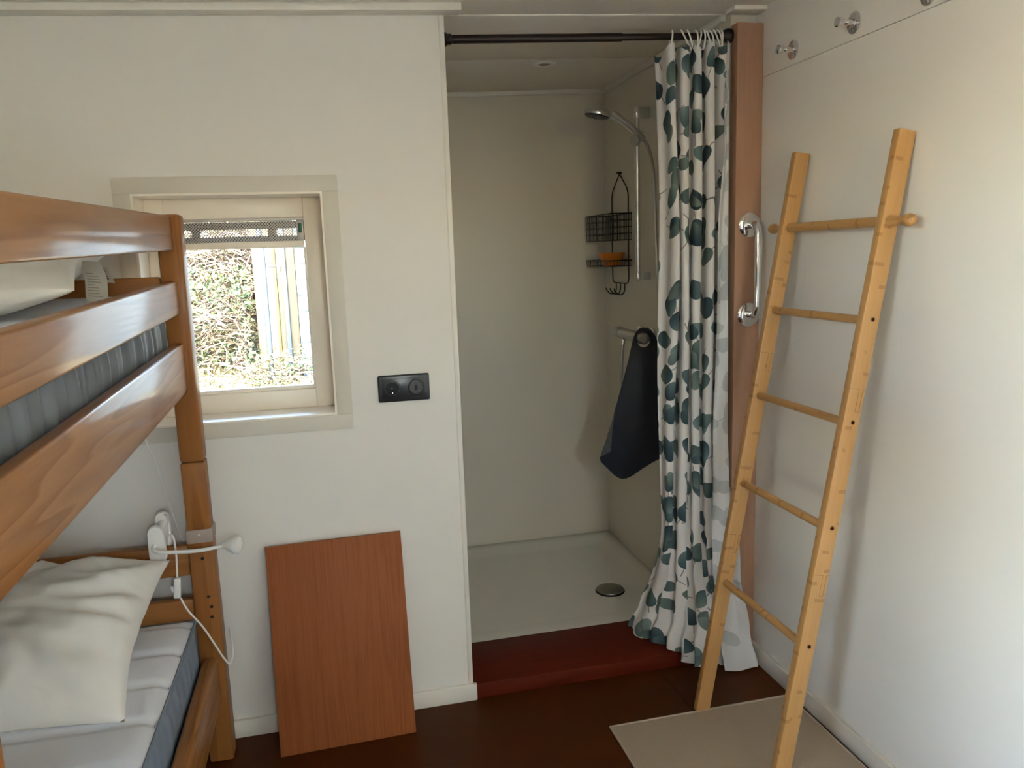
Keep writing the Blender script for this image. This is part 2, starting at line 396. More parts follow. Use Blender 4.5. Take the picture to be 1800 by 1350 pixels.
m = MB(); m.box((XL, YR-0.1, -0.01), (rw0, YR, 2.2)); m.box((rw1, YR-0.1, -0.01), (W, YR, 2.2)); m.box((rw0, YR-0.1, -0.01), (rw1, YR, rz0)); m.box((rw0, YR-0.1, rz1), (rw1, YR, 2.2))
struct(m.build('wall_rear', 'wall_paint', smooth=False))
# ceiling (a touch out of level, as the room is), with an unseen overhang added beyond the rear glass to block sun
m = MB()
bm = m.bm
c8 = [(x, y, ceil_z(x)+dz) for dz in (0, 0.16) for (x, y) in ((XL-0.1, YR-1.0), (W+0.2, YR-1.0), (W+0.2, D+0.25), (XL-0.1, D+0.25))]
vv = [bm.verts.new(p) for p in c8]
for f in ((0, 3, 2, 1), (4, 5, 6, 7), (0, 1, 5, 4), (1, 2, 6, 5), (2, 3, 7, 6), (3, 0, 4, 7)): bm.faces.new([vv[i] for i in f])
ce = struct(m.build('ceiling', 'ceiling_paint', smooth=False), 'painted board ceiling')
def cbox(name, x0, x1, y0, y1, dz0, dz1, mat='trim_paint', bev=0.002, parent=None):
    m = MB().box((x0, y0, dz0), (x1, y1, dz1), bev)
    for v in m.bm.verts: v.co.z += ceil_z(v.co.x)
    return m.build(name, mat, parent)
cbox('ceiling_panel', 0.0, WS, 0.062, 0.60, -0.004, 0.0, 'ceiling_paint', 0.0015, ce)
cbox('ceiling_panel', 0.0, WS, 0.603, D, -0.004, 0.0, 'ceiling_paint', 0.0015, ce)
struct(cbox('trim_1', XL, 0.045, -0.05, 0.0, -0.020, 0.0), 'white ceiling batten over the back wall')
struct(cbox('trim_2', WS-0.02, W, -0.03, 0.03, -0.013, 0.0), 'short white ceiling batten over the wooden post')
struct(cbox('trim_3', 0.0, WS, D-0.018, D, -0.022, -0.004), 'thin white cove at the back of the shower ceiling')
struct(cbox('trim_4', WS-0.018, WS, 0.06, D-0.018, -0.022, -0.004), 'thin white cove along the shower side ceiling')
struct(box('trim_5', (-0.013, -0.0025, HB), (0.0015, 0.222, 2.066), 'trim_paint', bev=0.001), 'slim white corner strip on the partition edge')
def baseboard(name, a, b):
    return struct(box(name, a, b, 'trim_paint', bev=0.003))
baseboard('baseboard_back', (XL, -0.013, 0.0), (0.012, 0.0, HB))['label'] = 'white baseboard under the back wall'
baseboard('baseboard_right', (W-0.014, YR, 0.0), (W, -0.002, HB+0.004))['label'] = 'white baseboard along the side wall'
struct(box('trim_6', (WS, -0.012, 0.0), (W-0.0005, 0.03, 2.074), 'meranti', bev=0.002), 'bare reddish wooden post beside the shower opening')
# hardwood step in front of the tray
struct(box('trim_7', (0.0005, -0.004, 0.0), (WS, 0.272, 0.05), 'sill_hardwood', bev=0.003), 'dark red hardwood step in front of the shower tray')

# ------------------------------------------------------------------ window
wn = struct(thing('window_1', 'small cream framed window with ventilation grille on top', 'window')); del wn['category']
cw = 0.043
MB().box((wx0-cw, -0.005, wz1), (wx1+cw, 0.0, wz1+cw), 0.0012).build('casing_board', 'casing_paint', wn)
MB().box((wx0-cw, -0.005, wz0-cw), (wx1+cw, 0.0, wz0), 0.0012).build('casing_board', 'casing_paint', wn)
MB().box((wx0-cw, -0.005, wz0+0.0005), (wx0, 0.0, wz1-0.0005), 0.0012).build('casing_board', 'casing_paint', wn)
MB().box((wx1, -0.005, wz0+0.0005), (wx1+cw, 0.0, wz1-0.0005), 0.0012).build('casing_board', 'casing_paint', wn)
T = 0.006
MB().box((wx0, -0.004, wz0), (wx0+T, 0.2, wz1)).build('reveal_board', 'window_paint', wn)
MB().box((wx1-T, -0.004, wz0), (wx1, 0.2, wz1)).build('reveal_board', 'window_paint', wn)
MB().box((wx0+T, -0.004, wz1-T), (wx1-T, 0.2, wz1)).build('reveal_board', 'window_paint', wn)
MB().box((wx0+T, -0.006, wz0), (wx1-T, 0.2, wz0+T), 0.001).build('window_sill', 'window_paint', wn)
fx0, fx1, fz0, fz1 = wx0+T, wx1-T, wz0+T, wz1-T
gx0, gx1, gz0, gz1 = -0.80, -0.420, 1.024, 1.533
for a, b in (((fx0, 0.12, fz0), (gx0, 0.18, fz1)), ((gx1, 0.12, fz0), (fx1, 0.18, fz1)), ((gx0, 0.12, fz0), (gx1, 0.18, gz0)), ((gx0, 0.12, gz1), (gx1, 0.18, fz1))):
    MB().box(a, b, 0.002).build('frame_member', 'window_paint', wn)
for a, b in (((gx0, 0.132, gz0), (gx0+0.008, 0.146, 1.447)), ((gx1-0.006, 0.132, gz0), (gx1, 0.146, 1.447)), ((gx0, 0.130, gz0), (gx1, 0.146, gz0+0.012))):
    MB().box(a, b, 0.002).build('glazing_bead', 'window_paint', wn)
MB().box((gx0, 0.152, gz0), (gx1, 0.157, 1.45)).build('pane', 'window_glass', wn, smooth=False)
vg = MB().box((gx0, 0.118, 1.447), (gx1-0.003, 0.150, 1.466), 0.003).build('vent_grille', 'window_paint', wn)
vt, vb = 1.524, 1.466
MB().box((gx0, 0.116, vt), (gx1, 0.135, 1.533), 0.002).build('vent_top_rail', 'grille_metal', vg)
# perforated cover: crossing slanted webs
m = MB(); y0 = 0.1205; L = gx1-0.022-gx0; H = vt-vb; step = 0.0082
k = -int(H/step)-1
while k*step < L:
    for sgn in (1, -1):
        xa = gx0+k*step if sgn > 0 else gx0+k*step+H
        xb = xa+sgn*H
        za, zb = vb, vt
        # clip to the panel
        def clip(xa, za, xb, zb, lo, hi):
            if xa > xb: xa, za, xb, zb = xb, zb, xa, za
            if xb <= lo or xa >= hi: return None
            if xa < lo: za += (zb-za)*(lo-xa)/(xb-xa); xa = lo
            if xb > hi: zb = za+(zb-za)*(hi-xa)/(xb-xa); xb = hi
            return xa, za, xb, zb
        r = clip(xa, za, xb, zb, gx0, gx0+L)
        if r and abs(r[2]-r[0]) > 1e-4:
            d = Vector((r[2]-r[0], 0, r[3]-r[1])).normalized(); n_ = Vector((-d.z, 0, d.x))*0.00085
            a = Vector((r[0], y0, r[1])); b = Vector((r[2], y0, r[3])); q = Vector((0, 0.0008, 0))
            f = [m.bm.verts.new(p) for p in (a-n_, b-n_, b+n_, a+n_, a-n_+q, b-n_+q, b+n_+q, a+n_+q)]
            for ix in ((0, 1, 2, 3), (7, 6, 5, 4), (0, 4, 5, 1), (2, 6, 7, 3)): m.bm.faces.new([f[i] for i in ix])
    k += 1
pc = m.build('perforated_cover', 'grille_metal', vg, smooth=False); pc['kind'] = 'stuff'
# back of the vent: slots to the outside
m = MB(); by0, by1 = 0.150, 0.156
m.box((gx0, by0, 1.503), (gx1, by1, vt)); m.box((gx0, by0, vb), (gx1, by1, 1.482))
for a, b in ((-0.80, -0.775), (-0.735, -0.712), (-0.525, -0.500), (-0.4425, gx1)): m.box((a, by0, 1.482), (b, by1, 1.503))
m.build('vent_back', 'black_insert', vg, smooth=False)
MB().box((gx1-0.022, 0.117, vb), (gx1-0.001, 0.15, vt), 0.002).build('vent_end_cap', 'grille_metal', vg)
MB().box((gx1-0.017, 0.113, 1.488), (gx1-0.006, 0.119, 1.516), 0.002).build('vent_slider', 'green_clip', vg)
# unseen side and rear windows, placed and sized to light the room
def glazing(root, ax_, p0, p1, u0, u1, z0, z1, mids):
    # frame members and panes of a window lying in the plane ax_ = p0..p1
    def bx_(ua, ub, za, zb, q0, q1, nm, mat, bev):
        a, b = ((ua, q0, za), (ub, q1, zb)) if ax_ == 'y' else ((q0, ua, za), (q1, ub, zb))
        MB().box(a, b, bev).build(nm, mat, root, smooth=bool(bev))
    us_ = [u0]+list(mids)+[u1]
    for k, u in enumerate(us_):
        lo = u if k == 0 else (u-0.05 if k == len(us_)-1 else u-0.025)
        bx_(lo, lo+0.05, z0, z1, p0, p1, 'frame_member', 'window_paint', 0.003)
    for za in (z0, z1-0.05): bx_(u0+0.05, u1-0.05, za, za+0.05, p0+0.001, p1-0.001, 'frame_member', 'window_paint', 0.003)
    for a, b in zip(us_, us_[1:]): bx_(a+0.03, b-0.03, z0+0.045, z1-0.045, (p0+p1)/2-0.003, (p0+p1)/2+0.003, 'pane', 'window_glass', 0)
wr = struct(thing('window_3', 'small unseen window in the rear wall, sized for fill light', 'window')); del wr['category']  # out of view; its size sets the fill on the back wall
glazing(wr, 'y', YR-0.08, YR-0.02, rw0, rw1, rz0, rz1, ())
ws_ = struct(thing('window_2', 'unseen two-light window placed beyond the bed to light the room', 'window')); del ws_['category']
glazing(ws_, 'x', XL-0.08, XL-0.02, sy0, sy1, sz0, sz1, (-3.225,))

# ------------------------------------------------------------------ outside
def ground_z(y): return curve([(0.2, -0.2), (2.5, 0.18), (5.0, 0.44), (9.0, 0.6), (40.0, 0.7)], y)
m = MB()
ys = [0.25, 1.0, 2.0, 3.0, 4.0, 5.0, 6.0, 8.0, 12.0, 40.0]
rows = [[m.bm.verts.new((x, y, ground_z(y)+0.02*noise.noise(Vector((x*2, y*2, 0))))) for x in (-30, -6, -4, -3, -2, -1.5, -1, -0.5, 0, 1, 2, 6, 30)] for y in ys]
for a, b in zip(rows, rows[1:]):
    for i in range(len(a)-1): m.bm.faces.new((a[i], a[i+1], b[i+1], b[i]))
g = m.build('ground', 'ground_litter'); struct(g, 'sunlit ground with dry litter outside the window')
g2 = MB().box((-30, -40, -0.4), (30, 0.24, -0.25)).build('ground_rear', 'bounce_gravel', smooth=False); struct(g2)

def leafquads(m, c, s, nrm=None):
    d = Vector((random.gauss(0, 1), random.gauss(0, 1)-0.6, random.gauss(0, 1)+0.4)).normalized(); u = d.orthogonal().normalized()
    u.rotate(Matrix.Rotation(random.uniform(0, 6.28), 3, d)); v = d.cross(u); a = s*random.uniform(0.7, 1.3); b = a*random.uniform(0.55, 0.8)
    pts = [c+u*a*0.5*p+v*b*0.5*q+d*h*a for p, q, h in ((-1, 0, 0), (-0.35, -0.9, 0.08), (0.45, -0.7, 0.06), (1, 0, -0.05), (0.45, 0.7, 0.06), (-0.35, 0.9, 0.08))]
    vs_ = [m.bm.verts.new(p) for p in pts]
    m.bm.faces.new((vs_[0], vs_[1], vs_[2], vs_[3])); m.bm.faces.new((vs_[0], vs_[3], vs_[4], vs_[5]))
def bramble(name, label, c, sx, sy, h, nst, nlf, lsize=0.055, xmax=-0.66, ymin=None, ymax=None):
    t = thing(name, label, 'shrub', c, 'brambles outside the window')
    m = MB()
    for i in range(nst):
        p = Vector((random.uniform(-sx, sx), random.uniform(-sy, sy), random.uniform(0, h*0.6))); d = Vector((random.gauss(0, 0.5), random.gauss(0, 0.35)-0.1, random.uniform(0.1, 1.0)))
        L = random.uniform(0.25, 0.7)*h; pts = []
        for k in range(6):
            f = k/5; pts.append(p+d*L*f+Vector((0, 0, -0.45*L*f*f))+Vector((random.gauss(0, 0.015), random.gauss(0, 0.015), 0)))
        if xmax is not None:
            over = max(q.x for q in pts)-(xmax-c[0])
            if over > 0: pts = [q-Vector((over+random.uniform(0, 0.12), 0, 0)) for q in pts]
        if ymin is not None:
            span = max(q.y for q in pts)-min(q.y for q in pts); room = ymax-ymin
            if span > room*0.9:
                k_ = room*0.9/span; mid = pts[0].y; pts = [Vector((q.x, mid+(q.y-mid)*k_, q.z)) for q in pts]
            lo_, hi_ = min(q.y for q in pts)+c[1], max(q.y for q in pts)+c[1]
            dy = max(0.0, ymin-lo_)-max(0.0, hi_-ymax); pts = [q+Vector((0, dy, 0)) for q in pts]
        m.tube(pts, random.uniform(0.003, 0.007), 3, False)
    o = m.build('stem_tangle', 'bramble_stem', t, recalc=False); o['kind'] = 'stuff'
    m = MB()
    for i in range(nlf):
        z = h*random.random()**1.15; x = random.uniform(-sx, sx)
        y = random.uniform(-sy, sy)*(1-0.4*z/h); mg = lsize*0.7
        if xmax is not None and x > xmax-c[0]-mg: x = xmax-c[0]-mg-random.uniform(0, 0.15)
        if ymin is not None: y = min(max(y, ymin-c[1]+mg), ymax-c[1]-mg)
        leafquads(m, Vector((x, y, z)), lsize)
    o = m.build('leaf_mass', 'bramble_leaf', t, smooth=False, recalc=False); o['kind'] = 'stuff'
bramble('bramble_bush', 'tall tangle of dry brambles behind the fence posts', (-1.55, 5.9, 0.46), 0.75, 0.3, 1.9, 1500, 1500, 0.034, -0.66, 5.52, 6.5)
bramble('bramble_bush', 'leafy green bramble bush growing beside the yellow boards', (-1.45, 5.10, 0.43), 0.46, 0.30, 0.95, 520, 2200, 0.040, -0.995, 4.70, 5.50)
bramble('bramble_bush', 'low ground ivy and bramble at the foot of the grey pipe', (-0.78, 4.50, 0.40), 0.28, 0.16, 0.30, 130, 300, 0.034, -0.50, 4.28, 4.62)
bramble('bramble_bush', 'distant hedge filling the gap behind the tangle', (-2.2, 8.2, 0.5), 3.2, 0.5, 2.6, 1600, 15000, 0.10, None, 7.0, 9.4)
m = MB()
for i in range(5200):
    x = random.uniform(-2.4, 0.2); y = random.uniform(2.6, 4.5 if x > -1.05 else 5.2); p = Vector((x, y, ground_z(y)-0.005)); d = Vector((random.gauss(0, 0.8), random.gauss(0, 0.8), random.uniform(0.1, 0.8))).normalized()*random.uniform(0.05, 0.16)
    sdir = d.cross(Vector((0, 0, 1)))
    if sdir.length < 1e-4: continue
    sdir = sdir.normalized()*0.006
    m.bm.faces.new([m.bm.verts.new(q) for q in (p-sdir, p+sdir, p+d*0.6+sdir*0.7+Vector((0, 0, 0.01)), p+d)])
tag(m.build('dry_grass', 'dry_grass', smooth=False, recalc=False), 'dry straw and grass strewn over the ground outside', 'grass', kind='stuff')
def outpost(name, label, x0, x1, y0, y1, z1, mat, cat='post'):
    o = box(name, (x0, y0, ground_z((y0+y1)/2)-0.05), (x1, y1, z1), mat, bev=0.01); return tag(o, label, cat)
fb = thing('board_fence', 'pale yellow upright fence boards behind the grey pipe', 'fence')
for i, x in enumerate((-0.985, -0.885, -0.785)):
    box('fence_board', (x, 5.02+0.012*(i % 2), 0.40), (x+0.094, 5.045+0.012*(i % 2), 2.35), 'old_timber', fb, 0.004)
outpost('fence_post', 'weathered square timber post beside the pale cladding', -0.745, -0.615, 4.72, 4.86, 2.4, 'grey_timber')
outpost('fence_batten', 'narrow grey batten fixed to the weathered timber post', -0.728, -0.69, 4.685, 4.719, 2.35, 'pipe_grey')
m = MB(); zb = ground_z(4.7)+0.06
m.tube([(-0.872, 4.66, zb-0.2), (-0.872, 4.66, 1.5), (-0.885, 4.66, 1.62), (-0.89, 4.66, 2.3)], 0.024, 14)
pp = thing('drain_pipe', 'blue-grey pipe standing before the yellow boards', 'pipe')
m.build('pipe', 'pipe_grey', pp); MB().tube([(-0.872, 4.66, 1.36), (-0.715, 4.6865, 1.36)], 0.006, 8).build('bracket', 'pipe_grey', pp)
cl = thing('clad_wall', 'pale blue horizontal cladding of a neighbouring shed', 'shed')
for i in range(16):
    z = 0.30+i*0.135
    mm = MB().box((-0.612, 4.70, z), (2.6, 4.72, z+0.132), 0.003)
    for v in mm.bm.verts:
        if v.co.z < z+0.07: v.co.y -= 0.008
    mm.build('cladding_board', 'pale_cladding', cl)
box('shed_body', (-0.612, 4.722, 0.28), (2.6, 6.5, 2.45), 'pale_cladding', cl)

# ------------------------------------------------------------------ shower
tr = thing('shower_tray', 'low white square shower tray with a round drain', 'shower tray', (0, 0, 0))
m = MB(); ty0, ty1 = 0.272, D
def rect(x0, x1, y0, y1, z): return [(x0, y0, z), (x1, y0, z), (x1, y1, z), (x0, y1, z)]
rings = [rect(0.001, WS-0.001, ty0, ty1-0.001, 0.0), rect(0.001, WS-0.001, ty0, ty1-0.001, 0.054), rect(0.006, WS-0.006, ty0+0.001, ty1-0.006, 0.058),
         rect(0.045, WS-0.045, ty0+0.018, ty1-0.045, 0.057), rect(0.055, WS-0.055, ty0+0.03, ty1-0.055, 0.052), rect(0.085, WS-0.085, ty0+0.09, ty1-0.085, 0.034), rect(0.11, WS-0.11, ty0+0.13, ty1-0.11, 0.031)]
rings = [[(x, y, (min(z, 0.0495) if y < ty0+0.05 else z)) for x, y, z in r] for r in rings]
rv = [[m.bm.verts.new(p) for p in r] for r in rings]
for a, b in zip(rv, rv[1:]):
    for k in range(4): m.bm.faces.new((a[k], a[(k+1) % 4], b[(k+1) % 4], b[k]))
m.bm.faces.new(rv[-1]); m.bm.faces.new(rv[0][::-1])
m.build('basin', 'tray_white', tr, angle=60)
dr = MB().lathe([(0.0, 0.009), (0.03, 0.0092), (0.05, 0.008), (0.056, 0.006), (0.057, 0.003), (0, 0.003)], (0.676, 0.575, 0.034), (0, 0, 1), 40).build('drain_cover', 'drain_steel', tr)
MB().lathe([(0.0, 0.0), (0.060, 0.0), (0.060, 0.0016), (0, 0.0016)], (0.676, 0.575, 0.0305), (0, 0, 1), 40).build('drain_seat', 'black_hole', tr)
MB().lathe([(0, 0), (0.0022, 0), (0.0022, 0.0008), (0, 0.0008)], (0.676, 0.575, 0.0428), (0, 0, 1), 10).build('drain_screw', 'black_hole', dr)

lt = thing('ceiling_spotlight', 'round white recessed spotlight in the shower ceiling', 'light', (0.478, 0.665, ceil_z(0.478)-0.0042))
MB().lathe([(0.0, -0.002), (0.026, -0.002), (0.030, -0.007), (0.040, -0.006), (0.043, 0.0)], (0, 0, 0), (0, 0, 1), 32).build('bezel', 'plastic_white', lt)
MB().lathe([(0, -0.0045), (0.022, -0.0045), (0.022, -0.002), (0, -0.002)], (0, 0, 0), (0, 0, 1), 24).build('lens', 'clear_plastic', lt)

# curtain rod
zr0, zr1, yrod = 2.011, 2.044, 0.027
rd = thing('curtain_rod', 'dark bronze tension rod across the shower opening', 'curtain rod')
A, B = Vector((0.002, yrod, zr0)), Vector((WS-0.001, yrod, zr1)); ax = (B-A).normalized(); LL = (B-A).length
MB().tube([A+ax*0.012, A+ax*LL*0.60], 0.0122, 20).build('outer_tube', 'dark_bronze', rd)
MB().tube([A+ax*LL*0.60, B-ax*0.012], 0.0100, 20).build('inner_tube', 'dark_bronze', rd)
MB().lathe([(0.0, 0), (0.019, 0), (0.020, 0.006), (0.015, 0.012), (0.015, 0.022), (0.0125, 0.024), (0.0, 0.024)], A, ax, 24).build('end_cap', 'dark_bronze', rd)
MB().lathe([(0.0, 0), (0.020, 0), (0.022, 0.005), (0.022, 0.015), (0.016, 0.026), (0.012, 0.034), (0.0, 0.034)], B, -ax, 24).build('end_cap', 'dark_bronze', rd)
# curtain
CZ0 = 2.012
def xl(z): return curve([(0.0, 0.572), (0.08, 0.590), (0.16, 0.628), (0.30, 0.655), (0.45, 0.664), (0.8, 0.668), (1.45, 0.674), (1.9, 0.668), (2.05, 0.664)], z)
def xr(z): return curve([(0.0, 0.972), (0.12, 0.945), (0.35, 0.905), (0.55, 0.890), (0.9, 0.880), (1.5, 0.874), (2.05, 0.872)], z)
NF = 4.5
amp_r = [random.uniform(0.75, 1.2) for _ in range(12)]
def curt(s, t):
    flap = 0.84
    # bottom edge height differs along the hem (it spills over the step)
    zbot = curve([(0, 0.075), (0.10, 0.060), (0.24, 0.058), (0.40, 0.012), (0.7, 0.006), (1.0, 0.010)], s)
    ztop = 2.012-0.014*abs(math.sin(PI*9*s))-curve([(0, 0.022), (0.1, 0.0)], s)+0.010*s
    z = lerp(ztop, zbot, t)
    a, b = xl(z), xr(z)
    if s <= flap:
        q = s/flap; ph = 2*PI*NF*q+0.5*math.sin(2.1*z+1.0)*(1-t*0.3)
        k = int(NF*q); am = lerp(amp_r[k % 12], amp_r[(k+1) % 12], NF*q-k)
        A = curve([(0, 0.034), (0.3, 0.038), (0.7, 0.026), (0.88, 0.012), (1, 0.005)], t)*am
        b_ = b-0.016; x = lerp(a, b_, q)+(b-a)/NF*0.16*math.sin(2*ph)*min(1, 8*(1-q)); y = A*math.sin(ph+PI*0.5)
        x += 0.006*math.sin(5*z+9*q)*(1-q)
    else:
        q = (s-flap)/(1-flap); ph0 = 2*PI*NF+0.5*math.sin(2.1*z+1.0)*(1-t*0.3)
        wflap = curve([(0, 0.006), (0.12, 0.018), (0.30, 0.042), (0.7, 0.060), (0.88, 0.085), (1, 0.13)], t)
        A = curve([(0, 0.034), (0.3, 0.038), (0.7, 0.026), (0.88, 0.012), (1, 0.005)], t)
        y_st = A*math.sin(ph0+PI*0.5); x_st = b-0.016
        # swing round the edge to the front and come back to the left
        th = min(1.0, q/0.25); yf = -0.046-0.010*t
        x = lerp(x_st, b-0.004, th)+0.004*math.sin(PI*th)-wflap*max(0.0, (q-0.15)/0.85)
        y = lerp(y_st, yf, th*th*(3-2*th))+0.010*math.sin(q*7+3*z)*q
    # where the whole hem sits in depth
    low = max(0.0, (t-0.76)/0.24); low = low*low*(3-2*low)
    y0 = lerp(0.029, curve([(0, 0.175), (0.10, 0.105), (0.22, 0.030), (0.33, -0.022), (0.5, -0.045), (1, -0.040)], s), low)
    if x > WS-0.01: y0 = min(y0, -0.028)
    y = y+y0
    if x > WS-0.012: y = min(y, -0.018-0.02*abs(math.sin(14*s)))
    return Vector((x, y, z))
NU, NV = 330, 110
bm = bmesh.new(); uvl = bm.loops.layers.uv.new('UVMap')
P_ = [[curt(i/NU, (j/NV)) for j in range(NV+1)] for i in range(NU+1)]
for i in range(NU+1):
    for j in range(NV+1):
        p = P_[i][j]
        # stay above step/floor
        zmin = 0.0535 if p.y > -0.008 and p.x < WS else 0.0015
        if p.z < zmin: p.z = zmin
vs_ = [[bm.verts.new(P_[i][j]) for j in range(NV+1)] for i in range(NU+1)]
us = [0.0]; jm = NV//2
for i in range(1, NU+1): us.append(us[-1]+(P_[i][jm]-P_[i-1][jm]).length)
for i in range(NU):
    for j in range(NV):
        f = bm.faces.new((vs_[i][j], vs_[i][j+1], vs_[i+1][j+1], vs_[i+1][j]))
        for l, (a, b) in zip(f.loops, ((i, j), (i, j+1), (i+1, j+1), (i+1, j))): l[uvl].uv = (us[a], 2.0*(1-b/NV))
        f.smooth = True
me = bpy.data.meshes.new('shower_curtain'); bm.to_mesh(me); bm.free(); me.materials.append(MATS['curtain_print'])
cu = bpy.data.objects.new('shower_curtain', me); COL.objects.link(cu)
tag(cu, 'white shower curtain printed with green and blue eucalyptus leaves', 'curtain')
# rings
def ring_at(x, tilt, spread):
    m = MB(); c = A+ax*((x-A.x)/ax.x); pts = []
    for k in range(25):
        th = -0.42*PI+1.86*PI*k/24
        lx = spread*math.cos(th); 
        r_y, r_z = 0.0165, 0.020
        y = r_y*math.cos(th); z = r_z*math.sin(th)
        if z < 0: z *= 1.75
        pts.append(Vector((tilt*z+0.3*spread*math.cos(th), y, z-0.004)))
    m.tube(pts, 0.0026, 8)
    o = m.build('curtain_ring', 'ring_white'); o.location = c
    tag(o, 'white plastic curtain ring bunched with others over the dark rod', 'curtain ring', 'white rings along the curtain rod')
    if x < 0.7:
        o['label'] = 'white plastic curtain ring standing apart from the bunched ones'; del o['group']
for x, t_, s_ in ((0.697, 0.15, 0.01), (0.742, -0.6, 0.03), (0.757, -0.35, 0.02), (0.777, -0.1, 0.0), (0.787, 0.2, 0.0), (0.801, 0.0, 0.0), (0.818, -0.35, 0.02), (0.826, -0.3, 0.0), (0.845, -0.45, 0.02), (0.853, -0.3, 0.0), (0.859, 0.0, 0.0)): ring_at(x, t_, s_)

# riser rail with brackets and slider
RX, RY = 0.846, 0.668
ra = thing('shower_rail', 'chrome vertical shower rail on the shower side wall', 'shower rail', (0, 0, 0))
MB().tube([(RX, RY, 1.285), (RX, RY, 1.946)], 0.0105, 20).build('rail', 'chrome', ra)
for z0, z1 in ((1.905, 1.948), (1.283, 1.318)):
    MB().lathe([(0, 0), (0.0135, 0), (0.0145, 0.002), (0.0145, z1-z0-0.002), (0.0135, z1-z0), (0, z1-z0)], (RX, RY, z0), (0, 0, 1), 20).build('bracket_sleeve', 'chrome', ra)
    MB().box((RX+0.008, RY-0.012, z0+0.002), (WS, RY+0.012, z1-0.002), 0.002).build('bracket', 'brushed_steel', ra)
sl = MB().obox((RX, RY-0.004, 1.838), (0.036, 0.034, 0.05), Matrix.Rotation(math.radians(18), 3, 'Y'), 0.006).build('slider', 'chrome', ra)
MB().lathe([(0, 0), (0.019, 0), (0.021, 0.004), (0.019, 0.016), (0.0, 0.018)], (RX-0.012, RY-0.02, 1.822), (-0.75, -0.65, -0.1), 24).build('slider_knob', 'brushed_steel', sl)
# hand shower + hose
hs = thing('hand_shower', 'chrome hand shower with black spray face and long hose', 'hand shower', (0, 0, 0))
hp = smoothpath([(RX+0.018, RY-0.016, 1.826), (RX-0.03, RY-0.028, 1.862), (RX-0.075, RY-0.03, 1.895), (RX-0.115, RY-0.03, 1.917)], 6)
MB().tube(hp, [lerp(0.0125, 0.017, i/(len(hp)-1)) for i in range(len(hp))], 16).build('handle', 'satin_chrome', hs)
hc = Vector((RX-0.172, RY-0.03, 1.918)); hn = Vector((-0.20, 0.06, -1.0)).normalized()
MB().lathe([(0.0, -0.030), (0.018, -0.029), (0.036, -0.022), (0.049, -0.010), (0.054, 0.002), (0.052, 0.009), (0.0, 0.009)], hc, hn, 32).build('head', 'satin_chrome', hs)
fc = MB().lathe([(0.0, 0.015), (0.030, 0.0148), (0.046, 0.012), (0.0485, 0.008), (0.0, 0.008)], hc, hn, 32).build('spray_face', 'black_plastic', hs)
u_ = hn.orthogonal().normalized(); v_ = hn.cross(u_)
for rr, nn in ((0.015, 8), (0.028, 14), (0.040, 20)):
    for k in range(nn):
        a = 2*PI*k/nn
        MB().lathe([(0.0017, 0), (0.0014, 0.004), (0, 0.0045)], hc+hn*(0.0145-0.0022*(rr/0.04)**2)+(u_*math.cos(a)+v_*math.sin(a))*rr, hn, 6).build('nozzle', 'black_plastic', fc)
hose = smoothpath([(RX+0.018, RY-0.016, 1.824), (RX+0.032, RY-0.035, 1.79), (RX+0.036, RY-0.07, 1.70), (RX+0.036, RY-0.085, 1.55), (RX+0.037, RY-0.10, 1.35), (RX+0.037, RY-0.125, 1.15), (RX+0.03, RY-0.13, 1.0), (RX+0.02, RY-0.10, 0.80), (RX-0.005, RY+0.0, 0.60), (RX-0.02, RY+0.08, 0.62), (RX-0.03, RY+0.105, 0.78), (RX-0.030, RY+0.114, 0.93), (RX-0.022, RY+0.117, 1.030)], 10)
MB().tube(hose, 0.0068, 12).build('hose', 'brushed_steel', hs)
MB().lathe([(0.0, 0), (0.0095, 0.0), (0.0095, 0.020), (0.0075, 0.026), (0, 0.026)], (RX-0.022, RY+0.117, 1.016), (0, 0, 1), 16).build('hose_nut', 'chrome', hs)
# mixer tap
tp = thing('mixer_tap', 'chrome bar mixer tap on the shower side wall', 'tap', (0, 0, 0))
TX, TZ = 0.824, 1.062
MB().tube([(TX, 0.60, TZ), (TX, 0.80, TZ)], 0.021, 24).build('bar_body', 'brushed_steel', tp)
for y0, y1 in ((0.802, 0.852), (0.548, 0.598)):
    d = 1 if y0 > 0.7 else -1
    MB().lathe([(0, 0), (0.0225, 0), (0.0235, 0.004), (0.0235, 0.042), (0.019, 0.05), (0, 0.051)], (TX, y0 if d > 0 else y1, TZ), (0, d, 0), 24).build('handle', 'brushed_steel', tp)
for y in (0.635, 0.765):
    MB().lathe([(0, 0), (0.03, 0), (0.03, 0.008), (0.014, 0.016), (0.014, 0.07), (0, 0.07)], (WS, y, TZ), (-1, 0, 0), 24).build('wall_flange', 'chrome', tp)
# hanging bath mat, draped from the tap
def edge_l(v): return curve([(0, 0.5), (0.05, 0.33), (0.20, 0.25), (0.5, 0.10), (0.72, 0.03), (0.86, -0.01), (1, 0.16)], v)
mt = thing('bath_mat', 'dark navy rubber bath mat hung on the tap', 'bath mat', (0, 0, 0))
ztop_, zbot_ = 1.103, 0.475
outl = [(0.60, 1.104), (0.555, 1.101), (0.51, 1.088), (0.475, 1.060), (0.42, 0.98), (0.355, 0.90), (0.285, 0.82), (0.21, 0.73), (0.13, 0.650), (0.055, 0.588), (0.04, 0.573), (0.05, 0.557),
        (0.13, 0.535), (0.23, 0.507), (0.28, 0.498), (0.33, 0.494), (0.39, 0.498), (0.46, 0.510), (0.60, 0.540), (0.76, 0.575), (0.88, 0.602), (0.945, 0.63), (0.965, 0.66), (0.972, 0.70), (0.972, 0.80), (0.96, 0.885), (0.92, 0.95), (0.83, 1.025), (0.75, 1.075), (0.69, 1.097), (0.645, 1.104)]
hole_c = (0.60, 1.0565); HOLE_R, PLEN = 0.029, 0.33
